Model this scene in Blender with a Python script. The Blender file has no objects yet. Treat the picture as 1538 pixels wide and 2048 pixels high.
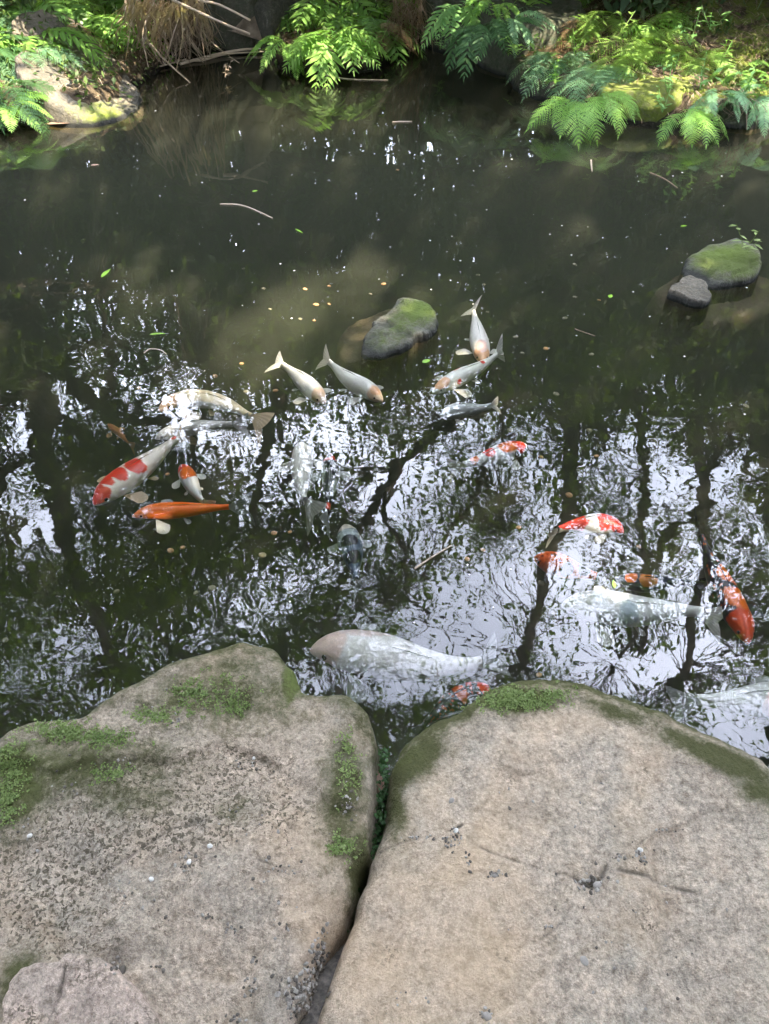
import bpy, math, random
import numpy as np
from mathutils import Vector, Matrix, noise as mnoise
from mathutils.bvhtree import BVHTree
random.seed(7)
rng = np.random.default_rng(7)
scn = bpy.context.scene
COL = scn.collection

# ------------------------------------------------------------ camera, sky, sun, exposure
CAM_H = 1.80
PITCH = math.radians(45.0)
FPX = 1479.0
cam_d = bpy.data.cameras.new('camera'); cam = bpy.data.objects.new('camera', cam_d); COL.objects.link(cam)
cam.location = (0, 0, CAM_H); cam.rotation_euler = (math.radians(90) - PITCH, 0, 0)
cam_d.sensor_fit = 'VERTICAL'; cam_d.sensor_height = 36.0; cam_d.lens = FPX / 2048 * 36.0
cam_d.clip_start = 0.05; cam_d.clip_end = 400
scn.camera = cam

SUN_DIR = Vector((0.46, -0.28, 0.84)).normalized()      # towards the sun
sun_el = math.asin(SUN_DIR.z); sun_az = math.atan2(SUN_DIR.x, SUN_DIR.y)
world = bpy.data.worlds.new('World'); scn.world = world; world.use_nodes = True
wn = world.node_tree; wn.nodes.clear()
wo = wn.nodes.new('ShaderNodeOutputWorld'); bg = wn.nodes.new('ShaderNodeBackground')
sky = wn.nodes.new('ShaderNodeTexSky'); sky.sky_type = 'NISHITA'; sky.sun_disc = False
sky.sun_elevation = sun_el; sky.sun_rotation = sun_az
sky.air_density = 1.0; sky.dust_density = 2.0; sky.ozone_density = 1.0
tc = wn.nodes.new('ShaderNodeTexCoord')
cn = wn.nodes.new('ShaderNodeTexNoise'); cn.inputs['Scale'].default_value = 2.2; cn.inputs['Detail'].default_value = 6
cr = wn.nodes.new('ShaderNodeValToRGB'); cr.color_ramp.elements[0].position = 0.38; cr.color_ramp.elements[1].position = 0.62
cr.color_ramp.elements[0].color = (0.25, 0.25, 0.25, 1)
cm = wn.nodes.new('ShaderNodeMixRGB'); cm.inputs['Color2'].default_value = (15.0, 16.0, 19.5, 1)
wn.links.new(tc.outputs['Generated'], cn.inputs['Vector']); wn.links.new(cn.outputs['Fac'], cr.inputs['Fac'])
wn.links.new(cr.outputs['Color'], cm.inputs['Fac']); wn.links.new(sky.outputs['Color'], cm.inputs['Color1'])
wn.links.new(cm.outputs['Color'], bg.inputs['Color']); bg.inputs['Strength'].default_value = 0.15
wn.links.new(bg.outputs[0], wo.inputs[0])

sun_d = bpy.data.lights.new('sun', 'SUN'); sun_d.energy = 2.7; sun_d.angle = math.radians(0.53); sun_d.color = (1.0, 0.88, 0.68)
sun = bpy.data.objects.new('sun', sun_d); COL.objects.link(sun)
sun.rotation_euler = SUN_DIR.to_track_quat('Z', 'Y').to_euler(); sun.location = (4, -2, 20)

scn.view_settings.view_transform = 'Standard'; scn.view_settings.look = 'None'
scn.view_settings.gamma = 1.0; scn.view_settings.use_curve_mapping = False
scn.view_settings.exposure = 3.32
cy = scn.cycles
cy.use_denoising = True
cy.max_bounces = 7; cy.diffuse_bounces = 3; cy.glossy_bounces = 3; cy.transmission_bounces = 4
cy.volume_bounces = 1; cy.transparent_max_bounces = 12
cy.sample_clamp_indirect = 4.0; cy.sample_clamp_direct = 0.0
cy.caustics_reflective = False; cy.caustics_refractive = False

# ------------------------------------------------------------ helpers
SP, CP = math.sin(PITCH), math.cos(PITCH)
def unp(u, v, z=0.0):
    """point of the place at height z that the photograph shows at pixel u, v"""
    dx = (u - 769) / FPX; dy = -(v - 1024) / FPX
    d = Vector((dx, CP + dy * SP, -SP + dy * CP))
    t = (z - CAM_H) / d.z
    return Vector((d.x * t, d.y * t, z))
def mpp(u, v, z=0.0):
    p = unp(u, v, z)
    return (p.y * CP + (CAM_H - z) * SP) / FPX
def refl(u, v, Y):
    """point at distance Y whose mirror image in the water lies at pixel u, v"""
    dx = (u - 769) / FPX; dy = -(v - 1024) / FPX
    d = Vector((dx, CP + dy * SP, -SP + dy * CP))
    t = Y / d.y
    return Vector((d.x * t, Y, -(CAM_H + d.z * t)))

def vnoise(P, seed=0):
    P = np.asarray(P, float); I = np.floor(P).astype(np.int64); F = P - I; F = F * F * (3 - 2 * F)
    def h(a, b, c):
        n = (a * 73856093) ^ (b * 19349663) ^ (c * 83492791) ^ (seed * 2654435761)
        n = (n ^ (n >> 13)) * 1274126177; n = n ^ (n >> 16)
        return (n & 0xffff) / 65535.0
    x, y, z = I[..., 0], I[..., 1], I[..., 2]; fx, fy, fz = F[..., 0], F[..., 1], F[..., 2]
    r = 0
    for a in (0, 1):
        for b in (0, 1):
            for c in (0, 1):
                r = r + h(x + a, y + b, z + c) * (fx if a else 1 - fx) * (fy if b else 1 - fy) * (fz if c else 1 - fz)
    return r * 2 - 1
def fbm(P, oct=4, seed=0, gain=0.5):
    P = np.asarray(P, float); r = 0; a = 1; s = 0
    for i in range(oct):
        r = r + a * vnoise(P * 2 ** i + i * 17.3, seed + i); s += a; a *= gain
    return r / s

def raw_mesh(name, V, F, mats, smooth=False, attrs=None, fm=None):
    V = np.asarray(V, np.float32); F = np.asarray(F, np.int32)
    me = bpy.data.meshes.new(name)
    me.vertices.add(len(V)); me.vertices.foreach_set('co', V.ravel())
    k = F.shape[1]
    me.loops.add(F.size); me.loops.foreach_set('vertex_index', F.ravel())
    me.polygons.add(len(F)); me.polygons.foreach_set('loop_start', np.arange(0, F.size, k, dtype=np.int32))
    me.polygons.foreach_set('loop_total', np.full(len(F), k, np.int32))
    me.polygons.foreach_set('use_smooth', np.full(len(F), bool(smooth)))
    for m in (mats if isinstance(mats, (list, tuple)) else [mats]): me.materials.append(m)
    if fm is not None: me.polygons.foreach_set('material_index', np.asarray(fm, np.int32))
    for an, av in (attrs or {}).items():
        av = np.asarray(av, np.float32)
        if av.ndim == 1:
            me.attributes.new(an, 'FLOAT', 'POINT').data.foreach_set('value', av)
        else:
            if av.shape[1] == 3: av = np.hstack([av, np.ones((len(av), 1), np.float32)])
            me.attributes.new(an, 'FLOAT_COLOR', 'POINT').data.foreach_set('color', av.ravel())
    me.update(calc_edges=True); me.validate()
    return me
def obj(name, me, parent=None, loc=(0, 0, 0), rot=None):
    o = bpy.data.objects.new(name, me); COL.objects.link(o); o.location = loc
    if rot is not None: o.rotation_euler = rot
    if parent: o.parent = parent
    return o
def empty(name, loc=(0, 0, 0), rot=None):
    o = bpy.data.objects.new(name, None); COL.objects.link(o); o.location = loc; o.empty_display_size = 0.1
    if rot is not None: o.rotation_euler = rot
    return o
def tag(o, label=None, cat=None, group=None, kind=None):
    if label: o['label'] = label
    if cat: o['category'] = cat
    if group: o['group'] = group
    if kind: o['kind'] = kind
    return o

class MB:
    def __init__(s): s.V = []; s.F = []; s.n = 0
    def add(s, V, F):
        s.V.append(np.asarray(V, float)); s.F.append(np.asarray(F, int) + s.n); s.n += len(V)
    def tube(s, pts, radii, sides=6):
        pts = [Vector(p) for p in pts]; n = len(pts); V = []; F = []
        up = Vector((0, 0, 1))
        T0 = (pts[1] - pts[0]).normalized(); A = T0.orthogonal().normalized()
        for i, p in enumerate(pts):
            T = (pts[min(i + 1, n - 1)] - pts[max(i - 1, 0)]).normalized()
            A = (A - T * A.dot(T)).normalized(); B = T.cross(A)
            for k in range(sides):
                a = 2 * math.pi * k / sides
                V.append(p + (A * math.cos(a) + B * math.sin(a)) * radii[i])
        for i in range(n - 1):
            for k in range(sides):
                k2 = (k + 1) % sides
                F.append((i * sides + k, i * sides + k2, (i + 1) * sides + k2, (i + 1) * sides + k))
        s.add([tuple(v) for v in V], F)
    def mesh(s, name, mats, smooth=True, attrs=None):
        return raw_mesh(name, np.vstack(s.V), np.vstack(s.F), mats, smooth, attrs)

def smooth_path(pts, n, jitter=0.0, seed=0):
    P = np.array([tuple(p) for p in pts], float); m = len(P)
    out = []
    Q = np.vstack([2 * P[0] - P[1], P, 2 * P[-1] - P[-2]])
    for i in range(n):
        t = i / (n - 1) * (m - 1); k = min(int(t), m - 2); f = t - k
        p0, p1, p2, p3 = Q[k], Q[k + 1], Q[k + 2], Q[k + 3]
        out.append(0.5 * ((2 * p1) + (-p0 + p2) * f + (2 * p0 - 5 * p1 + 4 * p2 - p3) * f * f + (-p0 + 3 * p1 - 3 * p2 + p3) * f ** 3))
    out = np.array(out)
    if jitter:
        for a in range(3):
            out[:, a] += jitter * fbm(np.stack([np.linspace(0, m * 1.7, n), np.full(n, seed + a * 5.1), np.full(n, 2.2)], 1), 3, seed)
    return out

# ------------------------------------------------------------ materials
def mat(name):
    m = bpy.data.materials.new(name); m.use_nodes = True; nt = m.node_tree; nt.nodes.clear()
    out = nt.nodes.new('ShaderNodeOutputMaterial')
    return m, nt, out
def N(nt, t, **kw):
    n = nt.nodes.new(t)
    for k, v in kw.items():
        if k in n.inputs.keys(): n.inputs[k].default_value = v
        else: setattr(n, k, v)
    return n
def ramp(nt, fac, stops):
    r = nt.nodes.new('ShaderNodeValToRGB'); e = r.color_ramp.elements
    while len(e) < len(stops): e.new(0.5)
    for i, (p, c) in enumerate(stops):
        e[i].position = p; e[i].color = (*c, 1) if len(c) == 3 else c
    nt.links.new(fac, r.inputs['Fac']); return r.outputs['Color']
def mixc(nt, fac, a, b, mode='MIX'):
    m = nt.nodes.new('ShaderNodeMixRGB'); m.blend_type = mode
    for s, v in (('Fac', fac), ('Color1', a), ('Color2', b)):
        if isinstance(v, (int, float)): m.inputs[s].default_value = v
        elif isinstance(v, tuple): m.inputs[s].default_value = (*v, 1)
        else: nt.links.new(v, m.inputs[s])
    return m.outputs['Color']
def mth(nt, op, a, b=None, clamp=False):
    m = nt.nodes.new('ShaderNodeMath'); m.operation = op; m.use_clamp = clamp
    for i, v in enumerate((a, b)):
        if v is None: continue
        if isinstance(v, (int, float)): m.inputs[i].default_value = v
        else: nt.links.new(v, m.inputs[i])
    return m.outputs[0]
def tex_noise(nt, vec, scale, detail=4, rough=0.5, dist=0.0):
    n = N(nt, 'ShaderNodeTexNoise', Scale=scale, Detail=detail, Roughness=rough, Distortion=dist)
    if vec is not None: nt.links.new(vec, n.inputs['Vector'])
    return n.outputs['Fac']
def attr(nt, name, out='Fac'):
    a = nt.nodes.new('ShaderNodeAttribute'); a.attribute_name = name; return a.outputs[out]

def leaf_mat(name, c1, c2, trans=0.4, rough=0.5, spec=0.3):
    m, nt, out = mat(name)
    v = attr(nt, 'var')
    oi = nt.nodes.new('ShaderNodeObjectInfo')
    f = mth(nt, 'ADD', mth(nt, 'MULTIPLY', v, 0.75), mth(nt, 'MULTIPLY', oi.outputs['Random'], 0.25))
    col = mixc(nt, f, c1, c2)
    b = N(nt, 'ShaderNodeBsdfPrincipled', Roughness=rough); b.inputs['Specular IOR Level'].default_value = spec
    nt.links.new(col, b.inputs['Base Color'])
    t = nt.nodes.new('ShaderNodeBsdfTranslucent')
    nt.links.new(mixc(nt, 1.0, col, (1.3, 1.45, 0.6), 'MULTIPLY'), t.inputs['Color'])
    mx = N(nt, 'ShaderNodeMixShader'); mx.inputs[0].default_value = trans
    nt.links.new(b.outputs[0], mx.inputs[1]); nt.links.new(t.outputs[0], mx.inputs[2]); nt.links.new(mx.outputs[0], out.inputs[0])
    return m
M = {}
M['crown'] = leaf_mat('crown_leaves', (0.04, 0.065, 0.025), (0.13, 0.18, 0.045), 0.5)
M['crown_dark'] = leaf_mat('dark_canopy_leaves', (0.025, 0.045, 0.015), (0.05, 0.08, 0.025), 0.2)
M['under'] = leaf_mat('undergrowth_leaves', (0.035, 0.07, 0.04), (0.16, 0.24, 0.12), 0.25)
M['cover'] = leaf_mat('ground_cover_leaves', (0.03, 0.06, 0.02), (0.13, 0.20, 0.05), 0.3)
M['fern_bright'] = leaf_mat('bright_fern', (0.14, 0.30, 0.06), (0.28, 0.46, 0.11), 0.4)
M['fern_yellow'] = leaf_mat('yellow_green_fern', (0.17, 0.31, 0.06), (0.30, 0.45, 0.12), 0.4)
M['fern_blue'] = leaf_mat('blue_green_fern', (0.12, 0.25, 0.13), (0.26, 0.42, 0.24), 0.35)
M['fern_dark'] = leaf_mat('dark_fern', (0.035, 0.09, 0.03), (0.08, 0.17, 0.06), 0.3)
M['fern_dead'] = leaf_mat('dead_fern', (0.16, 0.10, 0.05), (0.34, 0.24, 0.14), 0.2)
M['sword'] = leaf_mat('glossy_fern', (0.08, 0.20, 0.04), (0.20, 0.36, 0.08), 0.35, 0.35, 0.5)
M['weed'] = leaf_mat('weed_leaf', (0.13, 0.28, 0.09), (0.22, 0.38, 0.14), 0.35)
M['mosslet'] = leaf_mat('liverwort', (0.12, 0.18, 0.05), (0.27, 0.34, 0.13), 0.2)
M['float_leaf'] = leaf_mat('floating_leaf', (0.20, 0.42, 0.04), (0.30, 0.52, 0.07), 0.3, 0.3, 0.5)
M['straw'] = leaf_mat('straw', (0.27, 0.21, 0.16), (0.56, 0.46, 0.36), 0.15)
M['root'] = leaf_mat('fine_dead_root', (0.13, 0.09, 0.06), (0.28, 0.20, 0.14), 0.05)

def simple(name, c, rough=0.6, spec=0.4, bump=None, c2=None, scale=20):
    m, nt, out = mat(name)
    b = N(nt, 'ShaderNodeBsdfPrincipled', Roughness=rough); b.inputs['Specular IOR Level'].default_value = spec
    g = nt.nodes.new('ShaderNodeTexCoord').outputs['Object']
    n = tex_noise(nt, g, scale, 5, 0.6)
    nt.links.new(mixc(nt, ramp(nt, n, [(0.35, (0, 0, 0)), (0.65, (1, 1, 1))]), c, c2 or tuple(x * 0.6 for x in c)), b.inputs['Base Color'])
    if bump:
        bp = N(nt, 'ShaderNodeBump', Distance=bump, Strength=1.0); nt.links.new(n, bp.inputs['Height']); nt.links.new(bp.outputs[0], b.inputs['Normal'])
    nt.links.new(b.outputs[0], out.inputs[0]); return m
M['bark'] = simple('bark', (0.13, 0.10, 0.075), 0.85, 0.2, 0.012, (0.055, 0.045, 0.035), 14)
M['bark_pale'] = simple('pale_bark', (0.24, 0.19, 0.15), 0.85, 0.2, 0.012, (0.10, 0.08, 0.06), 10)
M['pebble'] = simple('pebble', (0.45, 0.42, 0.38), 0.8, 0.2, None, (0.22, 0.20, 0.18), 60)
M['pebble_white'] = simple('white_pebble', (0.75, 0.73, 0.70), 0.5, 0.5, None, (0.6, 0.58, 0.55), 60)
M['gravel_dark'] = simple('dark_gravel', (0.17, 0.15, 0.13), 0.8, 0.2, None, (0.08, 0.07, 0.06), 60)
M['pellet'] = simple('food_pellet', (0.46, 0.28, 0.13), 0.7, 0.3, None, (0.36, 0.22, 0.11), 60)
M['pellet_pale'] = simple('pale_food_pellet', (0.34, 0.31, 0.21), 0.7, 0.3, None, (0.26, 0.24, 0.17), 60)
M['foam'] = simple('foam_fleck', (0.75, 0.75, 0.72), 0.6, 0.3, None, (0.65, 0.65, 0.6), 60)
M['dead_leaf'] = leaf_mat('dead_leaf', (0.28, 0.17, 0.13), (0.34, 0.22, 0.16), 0.2)

def N_(nt, g, sc):
    return tex_noise(nt, g, sc, 2, 0.5, 0.8)
def rock_mat(name, warm, grey, pit_scale=95, bright_moss=(0.12, 0.16, 0.035), olive=(0.055, 0.06, 0.018), pitted=True, moss_lo=0.42):
    m, nt, out = mat(name)
    g = nt.nodes.new('ShaderNodeNewGeometry').outputs['Position']
    big = tex_noise(nt, g, 3.2, 5, 0.6); mid = tex_noise(nt, g, 16, 6, 0.7); fine = tex_noise(nt, g, 130, 4, 0.75); grain = tex_noise(nt, g, 420, 2, 0.6)
    c = mixc(nt, ramp(nt, big, [(0.36, (0, 0, 0)), (0.62, (1, 1, 1))]), grey, warm)
    c = mixc(nt, ramp(nt, mid, [(0.40, (0, 0, 0)), (0.66, (0.75, 0.75, 0.75))]), c, tuple(x * 1.22 for x in warm))
    c = mixc(nt, ramp(nt, tex_noise(nt, g, 7.5, 5, 0.7), [(0.55, (0, 0, 0)), (0.70, (0.55,) * 3)]), c, (warm[0] * 0.62, warm[1] * 0.56, warm[2] * 0.5))
    c = mixc(nt, 0.85, c, ramp(nt, fine, [(0.28, (0.42, 0.40, 0.38)), (0.5, (0.92,) * 3), (0.72, (1.3, 1.28, 1.25))]), 'MULTIPLY')
    c = mixc(nt, 0.5, c, ramp(nt, grain, [(0.3, (0.55,) * 3), (0.7, (1.35,) * 3)]), 'MULTIPLY')
    c = mixc(nt, ramp(nt, tex_noise(nt, g, 28, 6, 0.8), [(0.50, (0, 0, 0)), (0.66, (0.6,) * 3)]), c, (0.17, 0.155, 0.125))
    c = mixc(nt, 0.8, c, ramp(nt, tex_noise(nt, g, 62, 5, 0.8), [(0.36, (0.50, 0.48, 0.45)), (0.50, (0.98,) * 3), (0.66, (1.22, 1.2, 1.16))]), 'MULTIPLY')
    c = mixc(nt, ramp(nt, tex_noise(nt, g, 2.1, 4, 0.65), [(0.52, (0, 0, 0)), (0.68, (0.5,) * 3)]), c, (warm[0] * 1.15, warm[1] * 1.02, warm[2] * 0.82))
    # pits: small cavities whose floor holds dark dirt
    wob = N(nt, 'ShaderNodeVectorMath', operation='ADD'); nn = N(nt, 'ShaderNodeTexNoise', Scale=60.0, Detail=2.0); nt.links.new(g, nn.inputs['Vector'])
    sc = N(nt, 'ShaderNodeVectorMath', operation='SCALE'); nt.links.new(nn.outputs['Color'], sc.inputs[0]); sc.inputs['Scale'].default_value = 0.014
    nt.links.new(g, wob.inputs[0]); nt.links.new(sc.outputs[0], wob.inputs[1])
    vo = N(nt, 'ShaderNodeTexVoronoi', Scale=float(pit_scale), Randomness=1.0); nt.links.new(wob.outputs[0], vo.inputs['Vector'])
    pit = ramp(nt, vo.outputs['Distance'], [(0.10, (1, 1, 1)), (0.34, (0, 0, 0))])
    pm = mth(nt, 'MULTIPLY', pit, ramp(nt, tex_noise(nt, g, 42, 3, 0.6), [(0.46, (0, 0, 0)), (0.56, (1, 1, 1))]))
    blob = ramp(nt, N_(nt, g, pit_scale * 1.15), [(0.545, (0, 0, 0)), (0.60, (1, 1, 1))])
    pm = mth(nt, 'MAXIMUM', pm, blob)
    pm = mth(nt, 'MULTIPLY', pm, ramp(nt, mth(nt, 'ADD', attr(nt, 'pit'), mth(nt, 'MULTIPLY', mth(nt, 'SUBTRACT', tex_noise(nt, g, 8, 4, 0.7), 0.5), 2.6)), [(0.35, (0.0,) * 3), (0.75, (1, 1, 1))]))
    c = mixc(nt, mth(nt, 'MULTIPLY', attr(nt, 'moss'), 0.75, True), c, mixc(nt, fine, (0.10, 0.095, 0.055), (0.22, 0.20, 0.13)))
    c = mixc(nt, mth(nt, 'MULTIPLY', pm, 0.88), c, mixc(nt, big, (0.07, 0.06, 0.04), (0.17, 0.14, 0.10)))
    # dirt in cracks and hollows
    dr = mth(nt, 'MULTIPLY', attr(nt, 'dirt'), ramp(nt, mid, [(0.30, (0.55,) * 3), (0.6, (1, 1, 1))]))
    c = mixc(nt, dr, c, (0.07, 0.062, 0.055))
    # moss
    ms = mth(nt, 'ADD', mth(nt, 'MULTIPLY', attr(nt, 'moss'), 1.3), mth(nt, 'MULTIPLY', mth(nt, 'SUBTRACT', tex_noise(nt, g, 26, 7, 0.8), 0.5), 2.0))
    msk = ramp(nt, ms, [(moss_lo - 0.08, (0, 0, 0)), (moss_lo + 0.08, (0.3,) * 3), (moss_lo + 0.45, (0.92,) * 3)])
    bm = mth(nt, 'MULTIPLY', attr(nt, 'lime'), ramp(nt, fine, [(0.3, (0.3,) * 3), (0.6, (1, 1, 1))]))
    mc = mixc(nt, bm, mixc(nt, fine, tuple(x * 0.6 for x in olive), tuple(x * 1.7 for x in olive)), bright_moss)
    c = mixc(nt, msk, c, mc)
    # wet dark foot, where water has stood against the stone
    z = N(nt, 'ShaderNodeSeparateXYZ'); nt.links.new(g, z.inputs[0])
    sub = mth(nt, 'LESS_THAN', z.outputs['Z'], -0.012)
    wet = ramp(nt, mth(nt, 'ADD', z.outputs['Z'], mth(nt, 'MULTIPLY', mth(nt, 'SUBTRACT', mid, 0.5), 0.03)), [(0.012, (1, 1, 1)), (0.035, (0, 0, 0))])
    c = mixc(nt, mth(nt, 'MULTIPLY', wet, mth(nt, 'SUBTRACT', 1.0, sub)), c, (0.035, 0.036, 0.032))
    c = mixc(nt, mth(nt, 'MULTIPLY', sub, 0.85), c, mixc(nt, mid, (0.06, 0.048, 0.028), (0.15, 0.115, 0.065)))
    b = N(nt, 'ShaderNodeBsdfPrincipled', Roughness=0.85); b.inputs['Specular IOR Level'].default_value = 0.25
    nt.links.new(c, b.inputs['Base Color'])
    h = mth(nt, 'ADD', mth(nt, 'MULTIPLY', fine, 0.0035), mth(nt, 'MULTIPLY', mid, 0.020))
    h = mth(nt, 'ADD', h, mth(nt, 'MULTIPLY', tex_noise(nt, g, 48, 4, 0.7), 0.007))
    h = mth(nt, 'ADD', h, mth(nt, 'MULTIPLY', grain, 0.0010))
    h = mth(nt, 'SUBTRACT', h, mth(nt, 'MULTIPLY', pm, 0.004 if pitted else 0.002))
    h = mth(nt, 'ADD', h, mth(nt, 'MULTIPLY', mth(nt, 'MULTIPLY', msk, tex_noise(nt, g, 300, 3, 0.6)), 0.003))
    bp = N(nt, 'ShaderNodeBump', Distance=1.0, Strength=0.9); nt.links.new(h, bp.inputs['Height']); nt.links.new(bp.outputs[0], b.inputs['Normal'])
    nt.links.new(b.outputs[0], out.inputs[0]); return m
M['rock_l'] = rock_mat('pitted_brown_stone', (0.50, 0.405, 0.32), (0.37, 0.33, 0.275))
M['rock_r'] = rock_mat('smooth_tan_stone', (0.52, 0.425, 0.335), (0.41, 0.365, 0.305), 120, pitted=False)
M['rock_pink'] = rock_mat('pinkish_stone', (0.53, 0.42, 0.35), (0.45, 0.37, 0.31), 95)
M['rock_mid'] = rock_mat('mossy_pond_stone', (0.15, 0.15, 0.13), (0.09, 0.105, 0.105), 70, (0.12, 0.17, 0.03), (0.06, 0.08, 0.02), moss_lo=0.42)
M['rock_bank'] = rock_mat('bank_stone', (0.18, 0.16, 0.13), (0.10, 0.10, 0.09), 70, (0.22, 0.28, 0.04), (0.12, 0.15, 0.025))
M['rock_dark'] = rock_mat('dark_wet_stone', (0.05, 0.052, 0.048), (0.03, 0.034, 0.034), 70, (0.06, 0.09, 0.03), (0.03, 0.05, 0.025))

def ground_mat():
    m, nt, out = mat('bank_soil')
    g = nt.nodes.new('ShaderNodeNewGeometry').outputs['Position']
    a = tex_noise(nt, g, 9, 6, 0.7); f = tex_noise(nt, g, 70, 4, 0.7)
    c = mixc(nt, ramp(nt, a, [(0.4, (0, 0, 0)), (0.6, (1, 1, 1))]), (0.05, 0.038, 0.026), (0.15, 0.115, 0.075))
    c = mixc(nt, 0.7, c, ramp(nt, f, [(0.3, (0.4,) * 3), (0.7, (1.4,) * 3)]), 'MULTIPLY')
    ms = mth(nt, 'ADD', attr(nt, 'moss'), mth(nt, 'MULTIPLY', mth(nt, 'SUBTRACT', tex_noise(nt, g, 5, 6, 0.75), 0.5), 1.8))
    c = mixc(nt, ramp(nt, ms, [(0.45, (0, 0, 0)), (0.62, (1, 1, 1))]), c, mixc(nt, f, (0.07, 0.09, 0.02), (0.20, 0.24, 0.05)))
    z = N(nt, 'ShaderNodeSeparateXYZ'); nt.links.new(g, z.inputs[0])
    wet = ramp(nt, z.outputs['Z'], [(0.03, (1, 1, 1)), (0.10, (0, 0, 0))])
    c = mixc(nt, wet, c, (0.02, 0.018, 0.014))
    b = N(nt, 'ShaderNodeBsdfPrincipled', Roughness=0.9); b.inputs['Specular IOR Level'].default_value = 0.15
    nt.links.new(c, b.inputs['Base Color'])
    bp = N(nt, 'ShaderNodeBump', Distance=0.02, Strength=1.0); nt.links.new(f, bp.inputs['Height']); nt.links.new(bp.outputs[0], b.inputs['Normal'])
    nt.links.new(b.outputs[0], out.inputs[0]); return m
M['ground'] = ground_mat()

# ---- water: a rippled mirror-like skin over murky, scattering water
RIPPLES = [(783, 835, 0.030, 0.9, 0.07), (900, 832, 0.022, 0.8, 0.10), (352, 745, 0.024, 0.6, 0.12), (420, 815, 0.017, 0.8, 0.10), (1165, 1085, 0.024, 0.45, 0.10),
           (690, 1185, 0.024, 0.45, 0.12), (480, 860, 0.020, 0.5, 0.10), (1500, 1400, 0.022, 0.5, 0.10), (980, 1090, 0.026, 0.4, 0.12)]
def water_mat():
    m, nt, out = mat('pond_water')
    g = nt.nodes.new('ShaderNodeNewGeometry').outputs['Position']
    mp = N(nt, 'ShaderNodeMapping'); mp.inputs['Scale'].default_value = (1.0, 1.5, 1.0); nt.links.new(g, mp.inputs['Vector'])
    v = mp.outputs[0]
    sep = N(nt, 'ShaderNodeSeparateXYZ'); nt.links.new(g, sep.inputs[0])
    # calmer towards the far bank, livelier where the fish gather
    near = N(nt, 'ShaderNodeMapRange'); nt.links.new(sep.outputs['Y'], near.inputs[0])
    for i, val in ((1, 4.6), (2, 2.6), (3, 0.16), (4, 1.0)): near.inputs[i].default_value = val
    patch = ramp(nt, tex_noise(nt, g, 1.3, 3, 0.5), [(0.35, (0.35,) * 3), (0.65, (1.2,) * 3)])
    amp = mth(nt, 'MULTIPLY', near.outputs[0], patch)
    n1 = tex_noise(nt, v, 6.0, 1, 0.5, 0.4); n2 = tex_noise(nt, v, 19.0, 1, 0.5, 0.6); n3 = tex_noise(nt, v, 2.0, 1, 0.5)
    h = mth(nt, 'ADD', mth(nt, 'MULTIPLY', n1, 0.0009), mth(nt, 'MULTIPLY', n2, 0.00013))
    tot = mth(nt, 'MULTIPLY', h, amp)
    tot = mth(nt, 'ADD', tot, mth(nt, 'MULTIPLY', n3, 0.002))
    wobb = tex_noise(nt, g, 9.0, 2, 0.5); brk = ramp(nt, tex_noise(nt, g, 6.0, 2, 0.5), [(0.38, (0.1,) * 3), (0.62, (1, 1, 1))])
    for (u, vv, lam, a, rad) in RIPPLES:
        p = unp(u, vv, 0)
        d = N(nt, 'ShaderNodeVectorMath', operation='DISTANCE'); nt.links.new(g, d.inputs[0]); d.inputs[1].default_value = p
        s = mth(nt, 'SINE', mth(nt, 'MULTIPLY', mth(nt, 'ADD', d.outputs['Value'], mth(nt, 'MULTIPLY', wobb, 0.03)), 2 * math.pi / lam))
        s = mth(nt, 'MULTIPLY', s, brk)
        e = N(nt, 'ShaderNodeMapRange'); e.interpolation_type = 'SMOOTHSTEP'; nt.links.new(d.outputs['Value'], e.inputs[0])
        for i, val in ((1, 0.0), (2, rad * 1.5), (3, 0.00007 * a * lam / 0.025), (4, 0.0)): e.inputs[i].default_value = val
        tot = mth(nt, 'ADD', tot, mth(nt, 'MULTIPLY', s, e.outputs[0]))
    bp = N(nt, 'ShaderNodeBump', Distance=1.0, Strength=1.0); nt.links.new(tot, bp.inputs['Height'])
    fr = N(nt, 'ShaderNodeFresnel', IOR=1.42); nt.links.new(bp.outputs[0], fr.inputs['Normal'])
    gl = N(nt, 'ShaderNodeBsdfGlossy', Roughness=0.0); gl.inputs['Color'].default_value = (1, 1, 1, 1); nt.links.new(bp.outputs[0], gl.inputs['Normal'])
    tr = nt.nodes.new('ShaderNodeBsdfTransparent')
    mx = nt.nodes.new('ShaderNodeMixShader'); nt.links.new(fr.outputs[0], mx.inputs[0]); nt.links.new(tr.outputs[0], mx.inputs[1]); nt.links.new(gl.outputs[0], mx.inputs[2])
    nt.links.new(mx.outputs[0], out.inputs['Surface'])
    vs = N(nt, 'ShaderNodeVolumeScatter', Density=0.34, Anisotropy=0.1); vs.inputs['Color'].default_value = (0.93, 1.0, 0.78, 1)
    va = N(nt, 'ShaderNodeVolumeAbsorption', Density=3.4); va.inputs['Color'].default_value = (0.38, 0.40, 0.31, 1)
    ad = nt.nodes.new('ShaderNodeAddShader'); nt.links.new(vs.outputs[0], ad.inputs[0]); nt.links.new(va.outputs[0], ad.inputs[1])
    nt.links.new(ad.outputs[0], out.inputs['Volume'])
    return m
M['water'] = water_mat()

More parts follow.
